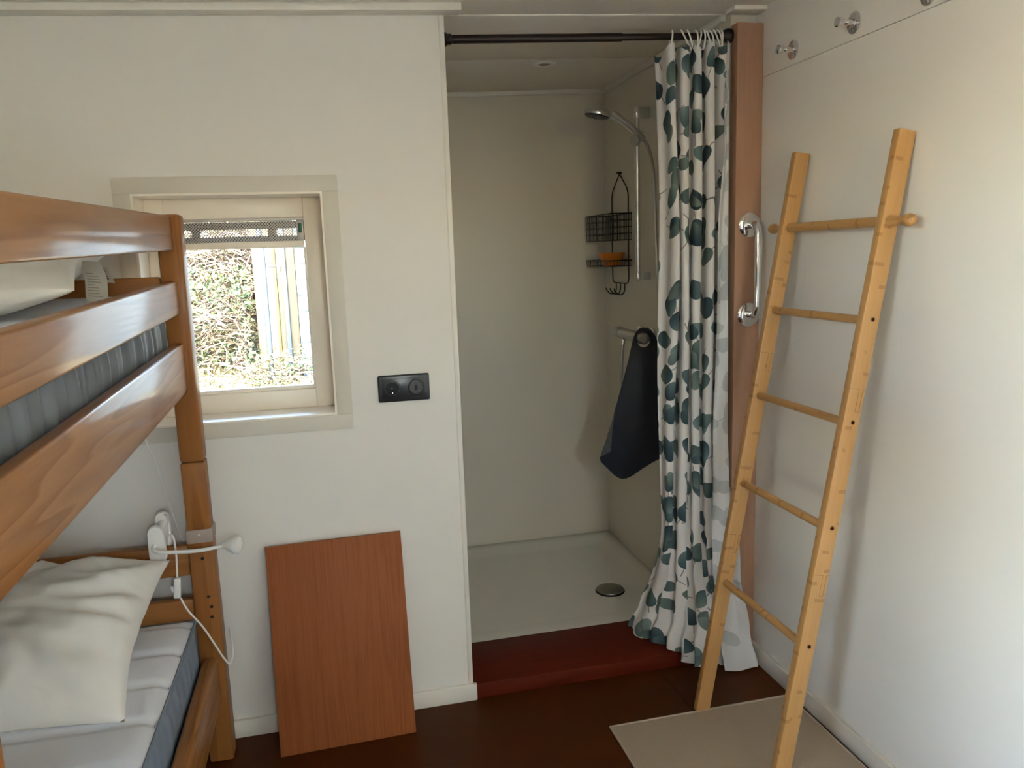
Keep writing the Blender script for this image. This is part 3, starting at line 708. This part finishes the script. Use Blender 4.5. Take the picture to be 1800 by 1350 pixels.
PLAN = [(-0.1, 0.628, 0.672), (0.0, 0.655, 0.655), (0.6, 0.824, 0.566), (0.72, 0.848, 0.530), (1.0, 0.871, 0.420), (1.1, 0.879, 0.38)]
def plan_raw(u):
    for (a, x0_, y0_), (b, x1_, y1_) in zip(PLAN, PLAN[1:]):
        if u <= b or b == 1.1:
            t = (u-a)/(b-a); return Vector((lerp(x0_, x1_, t), lerp(y0_, y1_, t), 0))
def plan(u):
    r = Vector((0, 0, 0))
    for k in range(-3, 4): r += plan_raw(u+0.02*k)
    return r/7
def mat_pt(u, z, off):
    tn = plan(u+0.01)-plan(u-0.01); nn = Vector((tn.y, -tn.x, 0)).normalized()      # faces the room
    free = min(1.0, max(0.0, (1.02-z)/0.30))
    bend = 0.022*math.sin(PI*min(max(u, 0), 1))*free-0.05*max(0, 0.20-u)
    return plan(u)+Vector((0, 0, z))+nn*(bend+off)
NRING = 9
m = MB(); no = len(outl); rows = {}
for side, off in ((0, 0.0), (1, -0.005)):
    for r in range(NRING+1):
        ring = []
        for k, (u, z) in enumerate(outl):
            # inner boundary: hole
            du, dz = (u-hole_c[0])*PLEN, z-hole_c[1]; an = math.atan2(dz, du)
            hu, hz = hole_c[0]+HOLE_R*math.cos(an)/PLEN, hole_c[1]+HOLE_R*math.sin(an)
            t = r/NRING; ring.append(m.bm.verts.new(mat_pt(lerp(hu, u, t), lerp(hz, z, t), off)))
        rows[side, r] = ring
for side in (0, 1):
    for r in range(NRING):
        a, b = rows[side, r], rows[side, r+1]
        for k in range(no):
            q = (a[k], a[(k+1) % no], b[(k+1) % no], b[k]); m.bm.faces.new(q if side == 0 else q[::-1])
for r in (0, NRING):
    a, b = rows[0, r], rows[1, r]
    for k in range(no): m.bm.faces.new((a[k], a[(k+1) % no], b[(k+1) % no], b[k]))
m.build('mat_sheet', 'navy_rubber', mt)
m = MB()
fo = [(0.265, 0.80), (0.205, 0.728), (0.125, 0.648), (0.056, 0.588), (0.048, 0.577), (0.19, 0.607), (0.215, 0.70)]
f1 = [m.bm.verts.new(mat_pt(u, z, 0.0022)) for u, z in fo]; f2 = [m.bm.verts.new(mat_pt(u, z, 0.0062)) for u, z in fo]
m.bm.faces.new(f2); m.bm.faces.new(f1[::-1])
for k in range(len(fo)): m.bm.faces.new((f1[k], f1[(k+1) % len(fo)], f2[(k+1) % len(fo)], f2[k]))
tag(m.build('turned_edge', 'mat_underside', mt, smooth=False), 'grey textured underside showing at the turned edge')

# wire caddy
cy = thing('shower_caddy', 'black wire shower caddy with basket shelf and hooks', 'shower caddy', (0, 0, 0))
wr_ = 0.0026; X1 = WS-0.006; y0c, y1c, xo = 0.845, 1.15, 0.795
def wire(pts, r=0.0017, n=6): return MB().tube(pts, r, n)
frame = smoothpath([(X1, 1.075, 1.30), (X1, 1.075, 1.63), (X1, 1.06, 1.66), (X1, 0.975, 1.728), (X1, 0.895, 1.66), (X1, 0.880, 1.63), (X1, 0.880, 1.30)], 6)
frame = [Vector(p) for p in [(X1, 1.075, 1.285), (X1, 1.075, 1.635), (X1, 1.062, 1.662), (X1, 0.978, 1.728), (X1, 0.894, 1.662), (X1, 0.880, 1.635), (X1, 0.880, 1.285), (X1, 0.888, 1.268), (X1, 0.905, 1.262), (X1, 1.05, 1.262), (X1, 1.067, 1.268), (X1, 1.075, 1.285)]]
MB().tube(frame, wr_, 8).build('frame', 'black_wire', cy)
MB().box((WS-0.018, 0.966, 1.727), (WS, 0.990, 1.735), 0.002).build('hanger', 'black_wire', cy)
def basket(z0, z1, nhor, name):
    b = wire([(X1, y0c, z1), (xo, y0c, z1), (xo, y1c, z1), (X1, y1c, z1), (X1, y0c, z1)], 0.0026, 8).build(name, 'black_wire', cy)
    for i in range(nhor):
        z = lerp(z0, z1, i/max(1, nhor)) if nhor > 1 else z0
        wire([(X1, y0c, z), (xo, y0c, z), (xo, y1c, z), (X1, y1c, z), (X1, y0c, z)]).build('hoop_wire', 'black_wire', b)
    n = 17
    for k in range(n+1):
        y = lerp(y0c, y1c, k/n); wire([(xo, y, z1), (xo, y, z0), (X1, y, z0), (X1, y, z1)], 0.0014, 5).build('cross_wire', 'black_wire', b)
    for k in range(1, 6):
        x = lerp(xo, X1, k/6); wire([(x, y0c, z1), (x, y0c, z0), (x, y1c, z0), (x, y1c, z1)], 0.0014, 5).build('cross_wire', 'black_wire', b)
    return b
basket(1.447, 1.556, 4, 'basket'); basket(1.338, 1.362, 1, 'shelf')
for y in (0.90, 0.95, 1.0):
    wire(smoothpath([(X1, y+0.03, 1.262), (X1, y+0.03, 1.235), (X1-0.012, y+0.02, 1.218), (X1-0.035, y+0.01, 1.216), (X1-0.052, y+0.01, 1.232), (X1-0.056, y+0.01, 1.243)], 6), 0.0026, 8).build('hook', 'black_wire', cy)
bw = MB().lathe([(0, 0), (0.034, 0), (0.038, 0.004), (0.040, 0.018), (0.050, 0.030), (0.057, 0.055), (0.0545, 0.055), (0.047, 0.031), (0.036, 0.02), (0.033, 0.006), (0, 0.006)], (0, 0, 0), (0, 0, 1), 32).build('soap_bowl', 'orange_plastic')
bw.location = (0.842, 0.955, 1.3402); tag(bw, 'small orange plastic bowl on the wire caddy shelf', 'bowl')

# ------------------------------------------------------------------ grab bar on the post
gb = thing('grab_bar', 'short chrome grab bar screwed to the wooden post', 'grab bar', (0, 0, 0))
gy = -0.0121
for z in (1.471, 1.188):
    MB().lathe([(0, 0), (0.037, 0), (0.038, 0.004), (0.034, 0.008), (0.020, 0.010), (0.0, 0.010)], (0.945, gy, z), (0, -1, 0), 36).build('flange', 'chrome', gb)
pts = [(0.945, gy-0.006, 1.471), (0.945, gy-0.026, 1.470)]
for k in range(7):
    a = PI/2*k/6; pts.append((0.945, gy-0.026-0.03*math.sin(a), 1.440+0.03*math.cos(a)))
for k in range(7):
    a = PI/2*k/6; pts.append((0.945, gy-0.056+0.03*(1-math.cos(a)), 1.219-0.03*math.sin(a)))
pts += [(0.945, gy-0.006, 1.188)]
MB().tube(pts, 0.0125, 20).build('bar', 'chrome', gb)

# coat pegs
for y, z, lab in ((-0.173, 1.957, 'chrome coat peg on the side wall, first from the wooden post'), (-0.445, 1.957, 'chrome coat peg on the side wall, second from the wooden post'), (-0.705, 1.950, 'chrome coat peg on the side wall, third from the wooden post')):
    t = thing('coat_peg', lab, 'coat peg', (W, y, z), 'chrome coat pegs along the side wall')
    MB().lathe([(0, 0), (0.027, 0), (0.027, 0.003), (0.0255, 0.004), (0, 0.004)], (0, 0, 0), (-1, 0, 0), 32).build('plate', 'chrome', t)
    MB().lathe([(0.0095, 0.004), (0.008, 0.008), (0.0075, 0.034), (0.009, 0.036), (0.0125, 0.038), (0.013, 0.048), (0.012, 0.051), (0, 0.052)], (0, 0, 0), (-1, 0, 0), 24).build('peg', 'chrome', t)
    for s_ in (1, -1): MB().lathe([(0, 0.004), (0.003, 0.004), (0.0026, 0.0055), (0, 0.006)], (0, 0, 0.019*s_), (-1, 0, 0), 12).build('screw', 'brushed_steel', t)

# ------------------------------------------------------------------ socket
so = thing('wall_socket', 'double black wall socket with power and charging inserts', 'socket', (-0.166, 0.0, 1.0275))
fr = MB().box((-0.0755, -0.010, -0.040), (0.0755, 0.0, 0.040), 0.006, 3)
fr.build('frame', 'black_plastic', so)
MB().box((-0.064, -0.0112, -0.029), (0.064, -0.0098, 0.029), 0.004).build('front_plate', 'black_plastic', so)
for cx, kind in ((-0.0355, 'power'), (0.0355, 'usb')):
    i = MB().lathe([(0.0215, 0.0112), (0.0215, 0.0135), (0.0195, 0.0138), (0.0185, 0.0125), (0.0, 0.0125)] if kind == 'usb' else [(0.0225, 0.0112), (0.0225, 0.0135), (0.020, 0.0138), (0.0188, 0.0114), (0.0, 0.0114)], (cx, 0, 0), (0, -1, 0), 36).build('insert', 'black_insert', so)
    i.data.materials[0] = MATS['black_insert']
    MB().lathe([(0.0220, 0.0110), (0.0245, 0.0110), (0.0245, 0.0118), (0.0220, 0.0118)], (cx, 0, 0), (0, -1, 0), 36).build('ring', 'black_hole', so)
    if kind == 'power':
        for dx in (-0.0095, 0.0095): MB().lathe([(0, 0.0112), (0.0026, 0.0112), (0.0026, 0.0117), (0, 0.0117)], (cx+dx, 0, 0.001), (0, -1, 0), 14).build('pin_hole', 'black_hole', i)
        MB().lathe([(0, 0.0112), (0.0022, 0.0112), (0.0022, 0.016), (0.0012, 0.017), (0, 0.017)], (cx, 0, 0.002), (0, -1, 0), 14).build('earth_pin', 'chrome', i)
        MB().box((cx-0.001, -0.0128, -0.0155), (cx+0.0025, -0.0112, -0.0115), 0.0004).build('earth_clip', 'chrome', i)
    else:
        MB().box((cx-0.0042, -0.0131, -0.0075), (cx+0.0038, -0.0124, 0.0085), 0.0002).build('charging_port', 'black_hole', i)
        MB().box((cx-0.0015, -0.0131, 0.0115), (cx+0.0015, -0.0124, 0.0135), 0.0002).build('indicator', 'black_hole', i)

# ------------------------------------------------------------------ leaning board
lb = thing('veneer_board', 'reddish wood veneer board leaning against the back wall', 'board', (-0.394, -0.131, 0))
ang = math.atan2(0.115, 0.60)
lb.rotation_euler = (-ang, 0, math.radians(2.0))
MB().box((-0.1955, -0.0085, 0.0), (0.1955, -0.0005, 0.603), 0.0008).build('panel', 'veneer', lb)
MB().box((-0.1955, -0.0004, 0.0), (0.1955, 0.0075, 0.603), 0.0008).build('backing', 'veneer_edge', lb)

# ------------------------------------------------------------------ rug
rg = thing('floor_rug', 'beige low pile rug under the bamboo ladder', 'rug', (0, 0, 0))
MB().box((0.368, -1.35, 0.0), (0.957, -0.276, 0.007), 0.003).build('pile', 'rug_pile', rg)
m = MB()
m.tube([(0.366, -1.35, 0.0045), (0.366, -0.272, 0.0045)], 0.0042, 8); m.tube([(0.366, -0.274, 0.0045), (0.959, -0.270, 0.0045)], 0.0042, 8); m.tube([(0.959, -0.272, 0.0045), (0.959, -1.35, 0.0045)], 0.0042, 8)
m.build('binding', 'rug_binding', rg)

# ------------------------------------------------------------------ bamboo ladder (leans on the side wall)
la = thing('bamboo_ladder', 'bamboo towel ladder leaning against the side wall', 'ladder', (0.664, 0, 0))
lean = math.atan2(0.294, 1.655)
la.rotation_euler = (0, lean, 0)
LW = 0.045
Lf = 1.655/math.cos(lean)
def rail(y0, y1, zb):
    r = MB().box((-LW/2, y0, 0.012+zb), (LW/2, y1, Lf+0.004), 0.0025).build('side_rail', 'bamboo', la)
    # level foot and head cut
    for v in r.data.vertices:
        if v.co.z < 0.02+zb: v.co.z -= (v.co.x)*math.tan(lean)*-1.0
    return r
ra1 = rail(-0.275, -0.253, -0.0055); ra2 = rail(-0.690, -0.667, 0.0018)
def rung_z(z): return z/math.cos(lean)
for z in (1.222, 0.976, 0.715, 0.412):
    MB().tube([(0.0, -0.667, rung_z(z)), (0.0, -0.275, rung_z(z))], 0.0105, 16).build('rung', 'bamboo_rung', la)
    MB().lathe([(0.0056, 0.0), (0.0056, 0.0006), (0.0036, 0.0008), (0.003, -0.0008), (0.0, -0.0008)], (0.004, -0.690, rung_z(z)+0.004), (0, -1, 0), 16).build('screw', 'screw_bronze', la)
zt = rung_z(1.453)
MB().tube([(0.0, -0.667, zt), (0.0, -0.275, zt)], 0.0125, 18).build('rung', 'bamboo_rung', la)
prof = [(0.0125, 0.0), (0.0125, 0.010), (0.0085, 0.034), (0.0085, 0.044), (0.0135, 0.052), (0.0152, 0.062), (0.0125, 0.073), (0.006, 0.078), (0.0, 0.079)]
MB().lathe([(0.0148, 0)]+prof[1:], (0, -0.690, zt), (0, -1, 0), 20).build('end_knob', 'bamboo_rung', la)
MB().lathe(prof, (0, -0.253, zt), (0, 1, 0), 20).build('end_knob', 'bamboo_rung', la)
# finger joints in the rails
for yy, zz in ((-0.6903, 1.06), (-0.6903, 0.60), (-0.2753, 1.10), (-0.2753, 0.56)):
    m = MB(); z0 = rung_z(zz)
    for a, b in (((-LW/2, z0), (0.004, z0)), ((0.004, z0), (0.004, z0-0.055)), ((0.004, z0-0.055), (0.014, z0-0.055)), ((0.014, z0-0.055), (0.014, z0)), ((0.014, z0), (LW/2, z0))):
        m.box((min(a[0], b[0])-0.0004, yy, min(a[1], b[1])-0.0004), (max(a[0], b[0])+0.0004, yy+0.0005, max(a[1], b[1])+0.0004))
    m.build('finger_joint', 'pine_up', la, smooth=False).data.materials[0] = MATS['joint'] if 'joint' in MATS else plain('joint', (0.2, 0.09, 0.03), 0.6, vary=0)

# ------------------------------------------------------------------ bunk bed
bd = thing('bunk_bed', 'varnished pine bunk bed beside the window', 'bed', (0, 0, 0))
BX0, BX1 = -1.69, -0.72
YF, YB = -0.115, -0.05
def post(x0, y0, top):
    lo = MB().box((x0, y0, 0.0), (x0+0.065, y0+0.065, 0.684), 0.006).build('lower_post', 'pine_up', bd)
    md = MB().box((x0+0.002, y0+0.002, 0.685), (x0+0.063, y0+0.063, 0.8815), 0.006).build('post_spacer', 'pine_up', bd)
    up = MB().box((x0+0.002, y0+0.002, 0.8825), (x0+0.063, y0+0.063, top), 0.008).build('upper_post', 'pine_up', bd)
    return lo, md, up
for x0, y0 in ((-0.785, YF), (BX0, YF), (-0.785, -2.15), (BX0, -2.15)):
    lo, md, up = post(x0, y0, 1.536)
    j = MB().box((x0-0.002, y0-0.0025, 0.656), (x0+0.067, y0+0.0675, 0.694), 0.004).build('plastic_joint', 'clear_plastic', bd)
    MB().lathe([(0, 0), (0.0035, 0), (0.003, 0.0015), (0.0015, 0.001), (0, 0.001)], (x0+0.033, y0-0.0025, 0.681), (0, -1, 0), 12).build('screw', 'brushed_steel', j)
for i, (x, z) in enumerate(((-0.750, 0.612), (-0.744, 0.50), (-0.739, 0.47), (-0.741, 0.44))):
    MB().lathe([(0, 0), (0.0045, 0), (0.0045, 0.0006), (0, 0.0006)], (x, YF, z), (0, -1, 0), 12).build('peg_hole', 'black_hole', bd)
TILT = 0.024   # the long rails dip slightly toward the foot end
def railboard(name, z0, z1, x0, x1, ya=-0.1155, yb=-2.15, tilt=TILT, bev=0.006, mat='pine'):
    bm = bmesh.new(); m = MB().box((x0, yb, z0), (x1, ya, z1), bev, 3)
    for v in m.bm.verts: v.co.z += (v.co.y+0.115)*tilt
    return m.build(name, mat, bd)
for sx in (0, 1):
    xa, xb = (-0.770, -0.742) if sx == 0 else (-1.663, -1.635)
    railboard('guard_rail', 1.444, 1.532, xa, xb); railboard('guard_rail', 1.280, 1.366, xa, xb)
    railboard('side_rail', 1.076, 1.205, xa, xb); 
    railboard('lower_side_rail', 0.185, 0.325, xa-0.006 if sx == 0 else xa, xb+0.006 if sx == 0 else xb, tilt=0.0, bev=0.012)
for y in (-0.0925, -2.1175):
    for z0, z1 in ((0.562, 0.650), (0.432, 0.494), (0.20, 0.30), (1.10, 1.19), (1.305, 1.378), (1.452, 1.518)):
        MB().box((BX0+0.065, y-0.0125, z0), (-0.785, y+0.0125, z1), 0.006).build('end_slat', 'pine_across', bd)
for lev in (0.235, 1.118):
    for k in range(12):
        y = -0.25-k*0.155
        MB().box((-1.634, y-0.04, lev+(0 if lev < 1 else (y+0.115)*TILT)), (-0.777, y+0.04, lev+0.018+(0 if lev < 1 else (y+0.115)*TILT)), 0.002).build('bed_slat', 'pine_across', bd)
# bed ladder near the foot end
for y in (-1.600, -1.930):
    m = MB(); m.obox((-0.700, y, 0.665), (0.05, 0.024, 1.33), Matrix.Rotation(math.radians(0), 3, 'Y'), 0.005).build('ladder_rail', 'pine_up', bd)
for z in (0.25, 0.50, 0.75, 1.0):
    MB().box((-0.722, -1.918, z), (-0.678, -1.612, z+0.02), 0.004).build('ladder_tread', 'pine', bd)
for y in (-1.600, -1.930):
    MB().box((-0.742, y-0.01, 1.30), (-0.70, y+0.01, 1.325), 0.003).build('ladder_hook', 'brushed_steel', bd)

# mattresses
def mattress(name, label, x0, x1, y0, y1, z0, z1, top_mat, side_mat, pleat, tilt, quilts):
    t = thing(name, label, 'mattress', (0, 0, 0))
    # side skirt: closed loop with pleats
    m = MB(); per = []; r = 0.05
    def pt(s):
        Lx, Ly = x1-x0, y1-y0; tot = 2*(Lx+Ly); d = s*tot
        if d < Ly: return Vector((x1, y0+d, 0)), Vector((1, 0, 0))
        d -= Ly
        if d < Lx: return Vector((x1-d, y1, 0)), Vector((0, 1, 0))
        d -= Lx
        if d < Ly: return Vector((x0, y1-d, 0)), Vector((-1, 0, 0))
        d -= Ly; return Vector((x0+d, y0, 0)), Vector((0, -1, 0))
    n = 760; lev = 9; loops = []
    ph = 0; phs = []
    for k in range(n):
        ph += random.uniform(0.55, 1.15); phs.append(ph)
    for j in range(lev+1):
        f = j/lev; row = []
        for k in range(n):
            p, nn = pt(k/n); bul = math.sin(PI*f)
            am = pleat*(0.35+0.65*bul)*(0.6+0.4*math.sin(k*0.37))
            q = p+nn*(am*math.sin(phs[k])+0.010*bul-0.006)
            q.z = lerp(z0, z1-0.012, f)+(q.y+0.115)*tilt; row.append(m.bm.verts.new(q))
        loops.append(row)
    for a, b in zip(loops, loops[1:]):
        for k in range(n): m.bm.faces.new((a[k], a[(k+1) % n], b[(k+1) % n], b[k]))
    m.build('side_border', side_mat, t, angle=80)
    m = MB()
    def topf(u, v):
        x = lerp(x0, x1, u); y = lerp(y0, y1, v); e = min(u*(x1-x0), (1-u)*(x1-x0), v*(y1-y0), (1-v)*(y1-y0))
        e = min(1, e/0.045); dz = -0.015*(1-math.sqrt(max(0, 1-(1-e)**2)))
        if quilts:
            dd = abs(((y-y1)/quilts+0.18) % 1.0-0.5)*2; dz -= 0.012*math.exp(-((1-dd)*quilts/0.018)**2)*0+0.010*math.exp(-((1-dd)*quilts*0.5/0.012)**2)
        return Vector((x, y, z1+0.006+dz+(y+0.115)*tilt+0.003*noise.noise(Vector((x*5, y*5, 0)))))
    m.grid(topf, 40, 190).build('top_cover', top_mat, t, angle=80)
    m = MB(); pts = []
    for k in range(80):
        p, nn = pt(k/80); pts.append(Vector((p.x, p.y, z1-0.012+(p.y+0.115)*tilt))+nn*0.001)
    for k in range(4):
        pass
    c = [(x1, y0), (x1, y1), (x0, y1), (x0, y0), (x1, y0)]
    m.tube([Vector((a+(0.004 if a == x1 else -0.004), b+(0.004 if b == y1 else -0.004), z1-0.011+(b+0.115)*tilt)) for a, b in c], 0.005, 8)
    m.build('piping', side_mat, t)
    m = MB().box((x0+0.004, y0+0.004, z0), (x1-0.004, y1-0.004, z0+0.003))
    for v in m.bm.verts: v.co.z += (v.co.y+0.115)*tilt
    m.build('underside', side_mat, t)
    return t
mattress('bed_mattress', 'white quilted mattress with blue-grey sides on the lower bunk', -1.62, -0.787, -2.065, -0.128, 0.254, 0.445, 'mattress_top', 'mattress_side_blue', 0.0035, 0.0, 0.155)
mattress('bed_mattress', 'grey pleated mattress on the upper bunk', -1.62, -0.784, -2.065, -0.132, 1.139, 1.330, 'mattress_top', 'mattress_side_grey', 0.0095, TILT, 0.0)

# pillows
def pillow(name, label, loc, rot, a, b, h, seed, wr, rest, droop):
    t = thing(name, label, 'pillow', loc); t.rotation_euler = rot; m = MB()
    nu = 56
    for sgn in (1, -1):
        def fn(u, v):
            x, y = u*2-1, v*2-1
            k = 1-0.07*(1-abs(x)**2.2)*abs(y)**2-0.0; kx = 1-0.07*(1-abs(y)**2.2)*abs(x)**2
            px, py = x*kx*a, y*k*b
            e = max(0.0, (1-abs(x)**2.6))**0.62*max(0.0, (1-abs(y)**2.6))**0.62
            wz = noise.noise(Vector((px*6+seed, py*10, seed)))*0.5+(1-abs(noise.noise(Vector((px*9+seed, py*16+2*px, 3.1))))*3)*0.30+noise.noise(Vector((px*28, py*30, seed)))*0.12
            edge = 4*e*(1-e)
            fold = math.sin(14*math.atan2(y, x)+3*noise.noise(Vector((x*2, y*2, seed))))*edge*0.45
            z = sgn*(h*e)+wr*(wz+fold)*(e**0.4)*(1 if sgn > 0 else 0.4)
            return Vector((px, py, z))
        m.grid(fn, nu, nu)
    W_ = Matrix.LocRotScale(Vector(loc), Euler(rot), None); WI = W_.inverted()
    for v in m.bm.verts:
        q = W_ @ v.co; f = max(0.0, min(1.0, (-v.co.y/b-0.35)/0.65)); f = f*f*(3-2*f)
        q.z -= droop*f; fz = rest(q.y)+0.0005
        if q.z < fz: q.z = fz
        v.co = WI @ q
    bmesh.ops.remove_doubles(m.bm, verts=m.bm.verts[:], dist=0.0004)
    m.build('cushion', 'pillow_cloth', t, angle=180)
    return t
p1 = pillow('bed_pillow', 'plump white pillow on the lower bunk', (-1.145, -0.375, 0.560), (math.radians(17), 0, math.radians(-3)), 0.31, 0.25, 0.110, 1.7, 0.026, lambda y: 0.450, 0.030)
p2 = pillow('bed_pillow', 'grey-white pillow with care labels on the upper bunk', (-1.132, -0.52, 1.408), (math.radians(3), math.radians(-4), math.radians(8)), 0.30, 0.36, 0.085, 5.2, 0.009, lambda y: 1.335+(y+0.115)*TILT, 0.040)
# care labels of the upper pillow
def world_part(m, name, mat, parent, **kw):
    loc = Matrix.LocRotScale(parent.location, parent.rotation_euler, None).inverted()
    for v in m.bm.verts: v.co = loc @ v.co
    return m.build(name, mat, parent, **kw)
def tagpt(u, v, off=0.0): return Vector((-0.866+0.050*u+0.012*v+0.003*math.sin(5*v), -0.505-0.030*u+0.012*math.sin(3*v)-off, 1.424-0.084*v-0.004*u))
m = MB(); m.grid(lambda u, v: tagpt(u, v), 6, 14); m.grid(lambda u, v: tagpt(u, v, -0.0009), 6, 14)
tl = world_part(m, 'care_label', 'label_cloth', p2); tag(tl, 'long creased white care label')
m = MB()
for k in range(9):
    v0 = 0.30+0.07*k; L = 0.25+0.45*random.random()
    m.grid(lambda u, v: tagpt(0.12+L*u, v0+0.022*v, 0.0006), 4, 1)
world_part(m, 'label_print', 'faded_print', tl if False else p2)
def tag2(u, v, off=0.0): return Vector((-0.935+0.040*u+0.014*v, -0.135-0.02*u-off, 1.412-0.040*v-0.004*u))
m = MB(); m.grid(lambda u, v: tag2(u, v), 4, 4); m.grid(lambda u, v: tag2(u, v, -0.0009), 4, 4)
world_part(m, 'care_label', 'label_cloth', p2)
m = MB()
for k in range(5):
    m.grid(lambda u, v: tag2(0.15+0.6*u, 0.12+0.15*k+0.07*v, 0.0006), 4, 1)
world_part(m, 'label_print', 'lettering', p2)

# ------------------------------------------------------------------ clip lamp
lp = thing('clip_lamp', 'small white clip-on reading lamp on the lower headboard', 'lamp', (0, 0, 0))
LY = -0.1165
def pill(cx, z0, z1, r, ya, yb, nm):
    m = MB(); out = []
    for k in range(13): out.append((cx+r*math.cos(PI*k/12), z1-r+r*math.sin(PI*k/12)))
    for k in range(13): out.append((cx+r*math.cos(PI+PI*k/12), z0+r+r*math.sin(PI+PI*k/12)))
    cz = (z0+z1)/2; rows = []
    for f, y in ((0.90, ya), (1.0, ya+0.004), (1.0, yb-0.003), (0.94, yb)):
        rows.append([m.bm.verts.new((cx+(x-cx)*f, y, cz+(z-cz)*(1-(1-f)*0.45))) for x, z in out])
    n = len(out)
    for a, b in zip(rows, rows[1:]):
        for k in range(n): m.bm.faces.new((a[k], a[(k+1) % n], b[(k+1) % n], b[k]))
    m.bm.faces.new(rows[0][::-1]); m.bm.faces.new(rows[-1]); return m.build(nm, 'plastic_white', lp)
pill(-0.858, 0.615, 0.722, 0.0225, LY-0.018, LY-0.001, 'clamp_plate')
pill(-0.851, 0.632, 0.742, 0.020, -0.072, -0.058, 'clamp_jaw')
MB().tube([(-0.852, -0.062, 0.712), (-0.852, LY-0.004, 0.700)], 0.008, 10).build('clamp_hinge', 'plastic_white', lp)
MB().tube(smoothpath([(-0.862, LY-0.012, 0.668), (-0.864, LY-0.034, 0.665), (-0.845, LY-0.048, 0.660), (-0.79, LY-0.05, 0.655), (-0.74, LY-0.05, 0.654), (-0.71, LY-0.05, 0.657), (-0.686, LY-0.05, 0.660)], 8), 0.0052, 12).build('neck', 'plastic_white', lp)
MB().lathe([(0, 0), (0.0065, 0), (0.009, 0.010), (0.018, 0.024), (0.0235, 0.034), (0.0245, 0.042), (0.022, 0.050), (0.012, 0.054), (0, 0.055)], (-0.690, LY-0.05, 0.660), (0.94, -0.28, 0.05), 28).build('lamp_head', 'plastic_white', lp)
cb = MB().tube(smoothpath([(-0.848, -0.062, 0.728), (-0.836, -0.085, 0.735), (-0.826, -0.115, 0.715), (-0.828, -0.125, 0.665), (-0.826, -0.13, 0.69), (-0.815, -0.132, 0.688), (-0.812, -0.134, 0.640), (-0.815, -0.136, 0.575)], 8), 0.0027, 8).build('cable', 'plastic_white', lp)
sw = MB().obox((-0.817, -0.137, 0.545), (0.018, 0.014, 0.058), Matrix.Rotation(math.radians(6), 3, 'Y'), 0.004).build('inline_switch', 'plastic_white', lp)
MB().obox((-0.829, -0.137, 0.543), (0.008, 0.007, 0.018), Matrix.Rotation(math.radians(-14), 3, 'Y'), 0.002).build('rocker', 'plastic_white', sw)
MB().tube(smoothpath([(-0.812, -0.137, 0.516), (-0.795, -0.138, 0.475), (-0.765, -0.134, 0.425), (-0.742, -0.126, 0.37), (-0.718, -0.123, 0.315), (-0.705, -0.12, 0.298), (-0.698, -0.095, 0.315), (-0.706, -0.045, 0.35), (-0.712, -0.02, 0.36)], 8), 0.0027, 8).build('cable', 'plastic_white', lp)
pc = MB().tube(smoothpath([(-0.888, -0.006, 0.985), (-0.883, -0.006, 0.925), (-0.868, -0.006, 0.88), (-0.852, -0.006, 0.80), (-0.838, -0.006, 0.72), (-0.820, -0.006, 0.64), (-0.80, -0.006, 0.58), (-0.80, -0.006, 0.2)], 8), 0.0026, 8).build('power_cord', 'plastic_white')
tag(pc, 'thin white power cord hanging on the wall behind the bed', 'cord')
